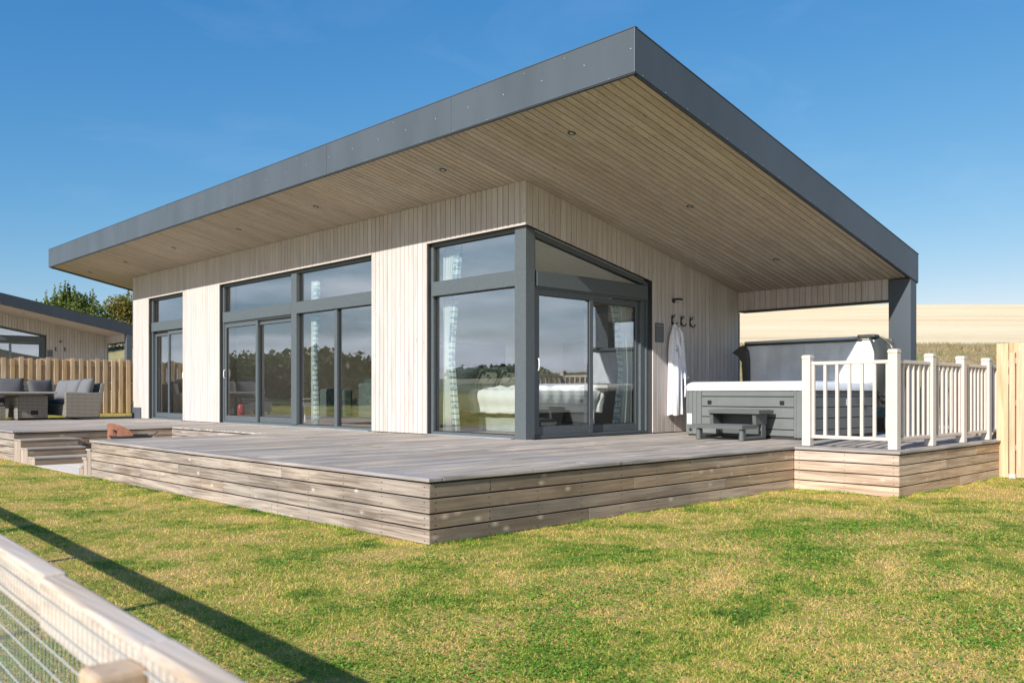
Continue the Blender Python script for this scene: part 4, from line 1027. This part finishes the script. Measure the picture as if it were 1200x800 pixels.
# duvet: a draped sheet with a puffy surface
def duvet():
    mb=MB(); rows_=[]; nx_,ny_=44,52
    for i in range(nx_+1):
        row=[]
        for j in range(ny_+1):
            u=-1+2*i/nx_; v=j/ny_
            wx=(BX1-BX0)/2; cxm=(BX0+BX1)/2
            s=u*(wx+.34); x_=max(-wx-.03,min(wx+.03,s)); dz=max(0,abs(s)-wx-.0)*1.25
            yy=2.42-v*(2.42-BY0+.40); dy=0
            if yy<BY0-.03: dy=(BY0-.03)-yy; yy=BY0-.03
            puff=.035*math.sin(x_*9+yy*5)*math.sin(yy*8-x_*3)+.018*math.sin(x_*23+yy*11)+.012*math.sin(yy*31-x_*7)
            edge=1 if dz==0 and dy==0 else .25
            bulge=.05*math.sin(min(1,dz/.3)*math.pi)*(1 if s>0 else -1)
            row.append((cxm+x_+bulge+.006*math.sin(yy*22)*(dz>0), yy-.05*math.sin(min(1,dy/.35)*math.pi)-.008*math.sin(x_*24)*(dy>0), .77+puff*edge-dz-dy*.85*(dz==0)+(.006*math.sin(yy*13+x_*9) if dz+dy>.25 else 0)))
        rows_.append(row)
    mb.grid(rows_); return mb
o=duvet().build('duvet',M['duvet'],None,smooth=True,label='thick white duvet spread over the bed in the corner bedroom',cat='duvet')
sm=o.modifiers.new('s','SOLIDIFY'); sm.thickness=.05; sb=o.modifiers.new('b','SUBSURF'); sb.levels=1
for i,(x_,y_,z_,m_,rx,lab) in enumerate([(1.30,2.86,.98,'sage',-1.15,'plain sage pillow at the left end of the bed head'),(1.98,2.86,.98,'sage',-1.15,'plain sage pillow in the middle of the bed head'),(1.50,2.52,.95,'pat',-1.0,'patterned olive cushion on the bed, the left of the pair'),(2.02,2.52,.95,'pat',-1.0,'patterned olive cushion on the bed, the right of the pair next to the corner post')]):
    put('pillow',pillow_mesh('pillow',.62 if m_=='sage' else .46,.44 if m_=='sage' else .40,.18,M[m_],seed=i),None,loc=(x_,y_,z_),rot=(rx,0,0),label=lab,cat='pillow',group='pillows on the bed')
o=box('wall_panel',plain('dark_gloss_panel',(.02,.022,.025),.15),None,1.15,2.75,3.33,3.372,1.18,1.62); tag(o,'dark glossy rectangular panel on the wall above the bed','panel')
sb_=thing('sideboard','pale topped dark storage unit behind the gable sliding door','sideboard')
box('top',plain('pale_top',(.72,.66,.62),.4),sb_,3.3,5.4,1.2,3.3,.78,.84,bevel=.004); box('carcass',M['inner_dark'],sb_,3.36,5.4,1.24,3.28,.04,.779)
for k_ in range(3): box('drawer',plain('drawer_front',(.10,.105,.10),.5),sb_,3.335,3.358,1.27+k_*.67,1.9+k_*.67,.42,.74,bevel=.004)
box('grey_panel',plain('partition_grey',(.24,.245,.25),.6),None,4.4,4.45,.9,3.3,.85,1.75,label='grey partition panel standing on the sideboard behind the gable door',cat='partition')
wi=thing('rear_window','small bright rear window with dark frame seen through the gable door','window')
box('frame',M['black'],wi,5.50,5.555,.5,2.5,1.72,2.38); box('pane',plain('bright_pane',(.7,.74,.85),.2),wi,5.49,5.499,.58,1.6,1.78,2.32)
# curtains
def curtain(label,p,q,z0,z1,flat,band,bandside=1,mat='curt'):
    t=thing('curtain',label,'curtain',(0,0,0),group='curtains gathered at the window sides')
    p=Vector(p);q=Vector(q); d=(q-p); nrm=Vector((-d.y,d.x)).normalized()
    def cloth(a,b_,name,m_,ph):
        rows_=[]; n=40
        for i in range(14):
            f=i/13; z=z0+(z1-z0)*f; taper=.55+.45*abs(f-.42)*1.9 if z1>2 else 1
            taper=min(1.05,taper)
            row=[]
            for j in range(n+1):
                s=a+(b_-a)*j/n; s2=s*taper if bandside>0 else 1-(1-s)*taper
                c=p+d*s2+nrm*(.035*math.sin(s*38+ph)+.01*math.sin(s*90)); row.append((c.x,c.y,z))
            rows_.append(row)
        o=MB().grid(rows_).build(name,m_,t,smooth=True); so_=o.modifiers.new('s','SOLIDIFY'); so_.thickness=.004
    cloth(0,1-band,'curtain_lining',M['curt'],0) if bandside>0 else cloth(band,1,'curtain_lining',M['curt'],0)
    cloth(1-band,1,'patterned_band',M['patc'],1) if bandside>0 else cloth(0,band,'patterned_band',M['patc'],1)
m,nt,N_,L_,b=newmat('curtain_sheer'); b.inputs['Base Color'].default_value=(.78,.82,.78,1); b.inputs['Roughness'].default_value=.9; t=N_.new('ShaderNodeBsdfTranslucent'); t.inputs[0].default_value=(.75,.8,.76,1); ms=N_.new('ShaderNodeMixShader'); ms.inputs[0].default_value=.35; L_.new(b.outputs[0],ms.inputs[1]); L_.new(t.outputs[0],ms.inputs[2]); L_.new(ms.outputs[0],N_['Material Output'].inputs[0]); M['curt']=m
curtain('pale curtain with patterned edge at the left side of the corner bedroom window',(.36,2.33),(.36,1.90),.05,3.12,1,.35)
curtain('pale curtain with patterned edge behind the right pane of the gable sliding door',(2.86,.32),(2.30,.32),.05,2.42,1,.30)
curtain('narrow pale curtain with dark patterned edge behind the long living room windows',(.36,6.50),(.36,6.28),.05,2.95,1,.6)
# armchair / sofa in living room
arm=thing('armchair','dark green upholstered armchair inside the right part of the long window','armchair')
def soft(name,x0,x1,y0,y1,z0,z1,m_=None,par=arm,bv=.06): return box(name,m_ or M['green'],par,x0,x1,y0,y1,z0,z1,bevel=bv,seg=4)
soft('seat',1.5,2.3,4.4,6.0,.2,.48); soft('backrest',1.2,1.5,4.2,6.15,.16,.90); soft('armrest',1.52,2.35,6.0,6.22,.16,.66); soft('armrest',1.52,2.35,4.15,4.38,.16,.66)
MB().tube([(1.42,4.3,.88),(1.42,5.2,.93),(1.42,6.1,.88)],.11,12).build('headroll',M['green'],arm,smooth=True)
arm2=thing('armchair','greyish green armchair with wooden arm edge behind the middle pane','armchair')
soft('seat',1.3,2.0,6.5,7.3,.2,.45,M['sage'],arm2); soft('backrest',1.05,1.3,6.45,7.4,.16,.78,M['green'],arm2); soft('armrest',1.3,2.0,7.32,7.48,.16,.6,M['green'],arm2); soft('wooden_edge',1.02,1.06,7.42,7.5,.1,.75,M['fence_post'],arm2,.005)
arm['group']='living room armchairs'; arm2['group']='living room armchairs'
ext=thing('fire_extinguisher','small red fire extinguisher on the floor inside the left sliding door','fire extinguisher',(.42,9.72,.03))
redm=plain('red_enamel',(.34,.02,.02),.3)
MB().tube([(0,0,0),(0,0,.02),(0,0,.34),(0,0,.40),(0,0,.43)],[.075,.085,.085,.06,.025],16).build('cylinder',redm,ext,smooth=True)
MB().box(-.015,.015,-.05,.05,.43,.47).build('valve',M['black'],ext,bevel=.004); MB().tube([(0,.03,.45),(0,.10,.42),(0,.10,.2)],.012,8).build('hose',M['black'],ext,smooth=True); MB().tube([(0,-.05,.48),(0,.06,.52)],.012,8).build('lever',M['black'],ext)
sd=thing('side_table','small white side table inside the second sliding door panel','side table',(1.2,8.3,.03))
box('top',M['white_plastic'],sd,-.2,.2,-.25,.25,.50,.54,bevel=.01); box('drawer_box',M['white_plastic'],sd,-.18,.18,-.23,.23,.36,.499)
for a in (-.17,.17):
    for b_ in (-.21,.21): box('leg',M['white_plastic'],sd,a-.015,a+.015,b_-.015,b_+.015,0,.36)
kc=thing('kitchen_unit','dark kitchen cupboards with pale worktop deep inside the living room','kitchen unit')
box('worktop',plain('worktop_pale',(.6,.58,.54),.3),kc,4.9,5.5,4.2,10.6,.90,.94); box('cupboard',M['inner_wall'],kc,4.95,5.5,4.2,10.6,.04,.899)
for k_ in range(5): box('wall_cupboard',M['inner_dark'],kc,5.15,5.5,4.5+k_*.9,5.36+k_*.9,1.45,2.1,bevel=.004)
for y_,z_ in ((8.6,1.15),(5.2,1.3)): box('socket',M['inner_dark'],kc,4.93,4.949,y_,y_+.12,z_-.6,z_-.48)

# ------------------------------------------------------------------ garden furniture on the left deck
m,nt,N_,L_,b=newmat('rattan'); g=N_.new('ShaderNodeTexCoord')
wv=N_.new('ShaderNodeTexWave'); wv.bands_direction='Z'; wv.inputs['Scale'].default_value=9; L_.new(g.outputs['Object'],wv.inputs['Vector'])
wv2=N_.new('ShaderNodeTexWave'); wv2.bands_direction='DIAGONAL'; wv2.inputs['Scale'].default_value=22; L_.new(mapping(N_,L_,g.outputs['Object'],(1,1,0)),wv2.inputs['Vector'])
mm=math_(N_,L_,'MULTIPLY',wv.outputs['Fac'],wv2.outputs['Fac']); r=ramp(N_,[(0,(.09,.08,.065)),(.6,(.42,.385,.32))]); L_.new(mm,r.inputs[0]); L_.new(r.outputs[0],b.inputs['Base Color']); b.inputs['Roughness'].default_value=.7; bump(N_,L_,mm,.8,.01,b); M['rattan']=m
M['cush']=fabric('cushion_grey',(.095,.098,.105),50,.12); M['cushl']=fabric('cushion_light_grey',(.15,.153,.16),50,.12)
sofa=thing('garden_sofa','grey brown rattan corner sofa on the deck beside the picket fence','sofa')
def rat(name,x0,x1,y0,y1,z0,z1,par=None,bv=.02): return box(name,M['rattan'],par or sofa,x0,x1,y0,y1,z0,z1,bevel=bv,seg=3)
# wing along y with its arm nearest the camera
MB().prism([(-1.80,.06),(-.98,.06),(-.90,.66),(-.98,.70),(-1.30,.695),(-1.80,.71)],'y',14.78,14.92).build('armrest',M['rattan'],sofa,bevel=.02,seg=3)
rat('seat_base',-1.78,-1.02,14.93,17.2,.10,.40); 
MB().prism([(-1.03,.10),(-.93,.10),(-.80,.93),(-.90,.95)],'y',14.93,17.2).build('backrest',M['rattan'],sofa,bevel=.02,seg=3)
rat('seat_base',-4.5,-1.80,16.45,17.2,.10,.40); rat('backrest',-4.5,-1.04,17.21,17.30,.10,.93)
for x_,y_ in ((-1.78,14.8),(-1.0,14.8),(-1.02,17.1),(-4.4,16.5),(-4.4,17.2)): MB().tube([(x_,y_,.004),(x_,y_,.10)],.022,8).build('foot',M['black'],sofa)
tag(box('seat_cushion',M['cush'],None,-1.76,-1.06,14.95,16.40,.405,.52,bevel=.04,seg=3),'flat dark grey seat cushion on the sofa wing nearest the cabin','cushion',group='dark grey sofa cushions')
tag(box('seat_cushion',M['cush'],None,-4.4,-1.82,16.48,17.18,.405,.52,bevel=.04,seg=3),'long dark grey seat cushion on the far wing of the rattan sofa','cushion',group='dark grey sofa cushions')
for i,(x_,y_,z_,rz_,ln,hh_,lab,mm_) in enumerate([(-1.20,15.22,.79,-1.50,.66,.60,'light grey scatter cushion nearest the end armrest of the sofa','cushl'),(-1.34,15.66,.78,-1.42,.64,.58,'light grey scatter cushion second from the end armrest of the sofa','cushl'),(-1.44,16.12,.77,-1.30,.64,.58,'light grey scatter cushion third from the end armrest of the sofa','cushl'),
    (-1.80,16.90,.76,.25,.70,.60,'slouching dark grey cushion in the inner corner of the sofa','cush'),(-2.55,16.98,.79,-.12,.72,.62,'grey cushion on the far sofa wing, directly above the table','cush'),(-3.28,16.98,.78,.12,.72,.60,'dark grey cushion on the far sofa wing, left of the one above the table','cush'),(-4.0,16.98,.77,0,.70,.60,'dark grey cushion at the left edge of the picture','cush')]):
    put('cushion',pillow_mesh('cushion',ln,hh_,.26,M[mm_],seed=20+i),None,loc=(x_,y_,z_),rot=(1.30,0,rz_),label=lab,cat='cushion',group='scatter cushions on the rattan sofa')
tb=thing('garden_table','rattan garden table with pale top in front of the corner sofa','table')
rat('base',-2.78,-2.10,15.20,16.5,.05,.62,tb); box('apron',M['rattan'],tb,-3.3,-2.2,15.15,16.6,.625,.665); box('top',plain('table_top',(.34,.32,.28),.5,nscale=12),tb,-3.45,-1.95,14.95,16.7,.668,.72,bevel=.012)
box('vent_opening',M['dark'],tb,-2.50,-2.33,15.195,15.21,.14,.24); box('vent_rim',M['post_v'],tb,-2.33,-2.315,15.19,15.21,.135,.245)
rat('side_leg',-2.82,-2.781,15.18,15.40,.02,.60,tb)
stl=thing('footstool','rattan footstool with dark cushion at the left edge of the deck','footstool')
rat('frame',-3.45,-2.98,15.55,16.05,.06,.34,stl); box('pad',M['cush'],stl,-3.44,-2.99,15.56,16.04,.345,.44,bevel=.03,seg=3)
# fire pit
m,nt,N_,L_,b=newmat('corten_steel'); g=N_.new('ShaderNodeNewGeometry'); n=noise(N_,L_,g.outputs['Position'],16,6,.7); r=ramp(N_,[(.3,(.20,.075,.04)),(.7,(.36,.15,.09))]); L_.new(n.outputs['Fac'],r.inputs[0]); L_.new(r.outputs[0],b.inputs['Base Color']); b.inputs['Roughness'].default_value=.8; bump(N_,L_,n.outputs['Fac'],.3,.006,b); M['corten']=m
fp=thing('fire_pit','rusty steel fire pit with curved wind shield in the sunken patio','fire pit',(-3.62,6.45,GZ+.012))
# shield: a curved upright plate facing the camera, in local axes u (screen right) = (.72,-.69)
U=Vector((.72,-.694,0)); D=Vector((.694,.72,0))
rows_=[]
outline=[(-.02,.70),(.02,.705),(.08,.70),(.14,.685),(.20,.665),(.27,.635),(.33,.59),(.38,.53),(.41,.45)]
topr=[];botr=[]
for u_,z_ in outline:
    c=U*u_+D*(-.05*math.cos(u_*5)); topr.append((c.x,c.y,z_)); botr.append((c.x,c.y,.40))
o=MB().grid([botr,topr]).build('wind_shield',M['corten'],fp); sm=o.modifiers.new('s','SOLIDIFY'); sm.thickness=.008
MB().tube([(U*.10+D*-.075+Vector((0,0,.585))),(U*.10+D*-.06+Vector((0,0,.585)))],.018,10).build('bolt',M['black'],fp); MB().tube([(U*.10+D*-.072+Vector((0,0,.52))),(U*.10+D*-.072+Vector((0,0,.57)))],.005,6).build('slot',M['black'],fp)
bc=U*.30+D*.15
mb=MB(); rows_=[]
for rr_,zz in ((.05,.36),(.2,.37),(.30,.42),(.35,.50),(.36,.50),(.355,.49),(.31,.41),(.2,.35),(.05,.34)): rows_.append([(bc.x+rr_*math.cos(2*math.pi*j/32),bc.y+rr_*math.sin(2*math.pi*j/32),zz) for j in range(32)])
mb.grid(rows_,closed=True).build('bowl',M['black'],fp,smooth=True)
MB().tube([bc+U*.30+Vector((0,0,.50)),bc+U*.40+Vector((0,0,.515)),bc+U*.46+Vector((0,0,.56))],.012,8).build('bowl_handle',M['black'],fp)
for k_ in range(3):
    a=k_*2.094+2.5; p0=bc+Vector((.28*math.cos(a),.28*math.sin(a),.46)); p1=bc+Vector((.36*math.cos(a),.36*math.sin(a),0)); MB().tube([p0,p1],.015,8).build('leg',M['corten'],fp)
MB().box(U.x*-.02-.03,U.x*-.02+.03,U.y*-.02-.03,U.y*-.02+.03,0,.42).build('support',M['corten'],fp)

# ------------------------------------------------------------------ picket fence at the back left
pf=thing('picket_fence','light timber hit and miss fence behind the sofa in front of the neighbouring cabin','fence')
FY=19.0; x=-3.6; i=0
bp_=[MB().prism([(-.06,0),(.06,0),(.06,h_),(-.06,h_)],'y',-.011,.011).mesh('fence_board',M['fence']) for h_ in (1.66,1.63,1.68)]
while x<9:
    zb=.02+max(0,(x+8))*.004
    put('fence_board',bp_[i%3],pf,bevel=.004,seg=1,loc=(x,FY-.035,zb+R(-.006,.006)),rot=(0,R(-.006,.006),0))
    put('fence_board',bp_[(i+1)%3],pf,loc=(x+.118,FY+.035,zb-.02))
    x+=.233; i+=1
MB().box(-3.7,9,FY-.021,FY+.019,1.50,1.655).build('capping_rail',M['fence'],pf)
for z_ in (.35,1.0): MB().box(-3.7,9,FY-.02,FY+.02,z_-.04,z_+.04).build('rail',M['fence_rail'],pf)
k_=-14.0
# fence boards at the right edge, running along -y
rf=thing('board_fence','pale new timber board fence at the right edge beyond the railing','fence')
y=-4.785; i=0
b1=MB().box(-.011,.011,-.078,.078,0,1.95).mesh('fence_board',M['fence2']); b2=MB().box(-.011,.011,-.075,.075,0,1.95).mesh('fence_board',M['fence2'])
while y>-16:
    put('fence_board',b1,rf,bevel=.003,seg=1,loc=(4.99,y-.078,GZ+.004+R(-.008,.008)))
    put('fence_board',b2,rf,bevel=.003,seg=1,loc=(5.085,y-.078-.135,GZ+.02+R(-.01,.01)))
    y-=.262; i+=1
for j in range(6):
    yp=-4.986-j*1.834; MB().box(5.003,5.072,yp-.035,yp+.035,GZ-.05,1.28).build('fence_post',M['fence2'],rf,bevel=.004)
    MB().box(4.998,5.077,yp-.045,yp+.045,GZ-.1,GZ+.06).build('post_base',plain('concrete',(.55,.54,.52),.9,nscale=20),rf)
for z_ in (-.10,.55,1.16):
    MB().box(5.004,5.045,-16,-5.03,z_-.04,z_+.04).build('rail',M['fence2'],rf)

# ------------------------------------------------------------------ foreground stock fence
sf=thing('stock_fence','blurred foreground fence of pale rails, posts and galvanised wire mesh at lower left','fence')
def fx(y): return -8.552+.055*(y+7.5)     # near face line
YA,YB=-9.6,4.2
RT=.380; RH=.088; RW=.044
def rail_seg(y0,y1,dz=0,dxx=0):
    p=[(fx(y0)+dxx,y0),(fx(y0)+RW+dxx,y0),(fx(y1)+RW+dxx,y1),(fx(y1)+dxx,y1)]
    MB().hexa([(a,b_,RT-RH+dz) for a,b_ in p]+[(a,b_,RT+dz) for a,b_ in p]).build('top_rail',M['fence_rail'],sf,bevel=.006)
cuts=[-9.6,-7.66,-5.8,-3.2,-.4,2.0,4.2]
cuts=[-9.6,-7.93,-7.40,-4.6,-2.0,1.0,4.2]
for k_,(a,b_) in enumerate(zip(cuts[:-1],cuts[1:])): rail_seg(a+.002,b_-.002,[.002,0,.003,0,.002,0][k_],[.0,.0,.004,0,0,0][k_])
for y_ in (-7.845,-5.95,-4.1,-2.25,-.4,1.45,3.3):
    x_=fx(y_)-.004; MB().box(x_-.066,x_,y_-.085-.032,y_-.085+.032,-.75,.360).build('post',M['fence_post'],sf,bevel=.008)
wm=plain('galvanised_wire',(.44,.45,.44),.55,0)
LEN=YB-YA; dirv=Vector((.055,1,0)).normalized()
hw=MB().tube([(0,0,0),tuple(dirv*LEN*.62)],.0014,6).mesh('wire',wm)
k_=0; z_=.355
while z_>-.5:
    put('wire',hw,sf,loc=(fx(YA)-.0048,YA,z_)); z_-=.038 if z_>.1 else .06
vw=MB().tube([(0,0,-.52),(0,0,.372)],.0008,6).mesh('wire',wm)
y_=-9.0
while y_<-4.6:
    put('wire',vw,sf,loc=(fx(y_)-.0022,y_,0)); y_+=.0255 if y_<-5.9 else .05

# ------------------------------------------------------------------ trees behind the neighbour
def tree(label,base,ht,cr,mat,seed,shoots,dens=1):
    t=thing('tree',label,'tree',base,group='trees behind the neighbouring cabin'); rs=np.random.RandomState(seed); rr=random.Random(seed)
    trunk=MB(); trunk.tube([(0,0,0),(.1,0,ht*.3),(0,.1,ht*.6)],[.22,.16,.09],8)
    cen=[];rad=[];nn=[]
    for k_ in range(26):
        a=rr.uniform(0,6.28); rd=cr*rr.uniform(.1,.85); z=ht*rr.uniform(.42,.88)*(1-.25*(rd/cr)**2); c=(rd*math.cos(a),rd*math.sin(a),z)
        trunk.tube([(0,0,ht*rr.uniform(.25,.5)),(c[0]*.5,c[1]*.5,z*.85),c],[.07,.045,.015],5)
        s_=cr*rr.uniform(.22,.40); cen.append(c); rad.append((s_,s_,s_*.85)); nn.append(int(360*dens))
    for k_ in range(shoots):
        a=rr.uniform(0,6.28); rd=cr*rr.uniform(0,1.0); zt=ht*(1.02-.38*(rd/cr)**2)*rr.uniform(.9,1.04)
        x_,y_=rd*math.cos(a),rd*math.sin(a)
        for q in range(6):
            cen.append((x_*(1+.02*q),y_*(1+.02*q),zt-.28*q)); s_=.05+.055*q; rad.append((s_*rr.uniform(.7,1.5),s_*rr.uniform(.7,1.5),.22)); nn.append(int(7+7*q))
    trunk.build('trunk',M['bark'],t,smooth=True)
    V,A=leaf_cloud(cen,rad,nn,.17,seed); put('crown',tri_mesh('crown',V,[mat],None,A,quad=True),t)
tree('green leafy tree with feathery shoots rising behind the neighbouring cabin roof',(11.9,59.6,1.3),7.0,4.0,M['leafg'],31,46,2.0)
tree('yellowing autumn tree just left of the cabin wall, behind the neighbouring roof',(17.5,57.5,1.3),8.0,3.4,M['leafy'],47,16,2.0)
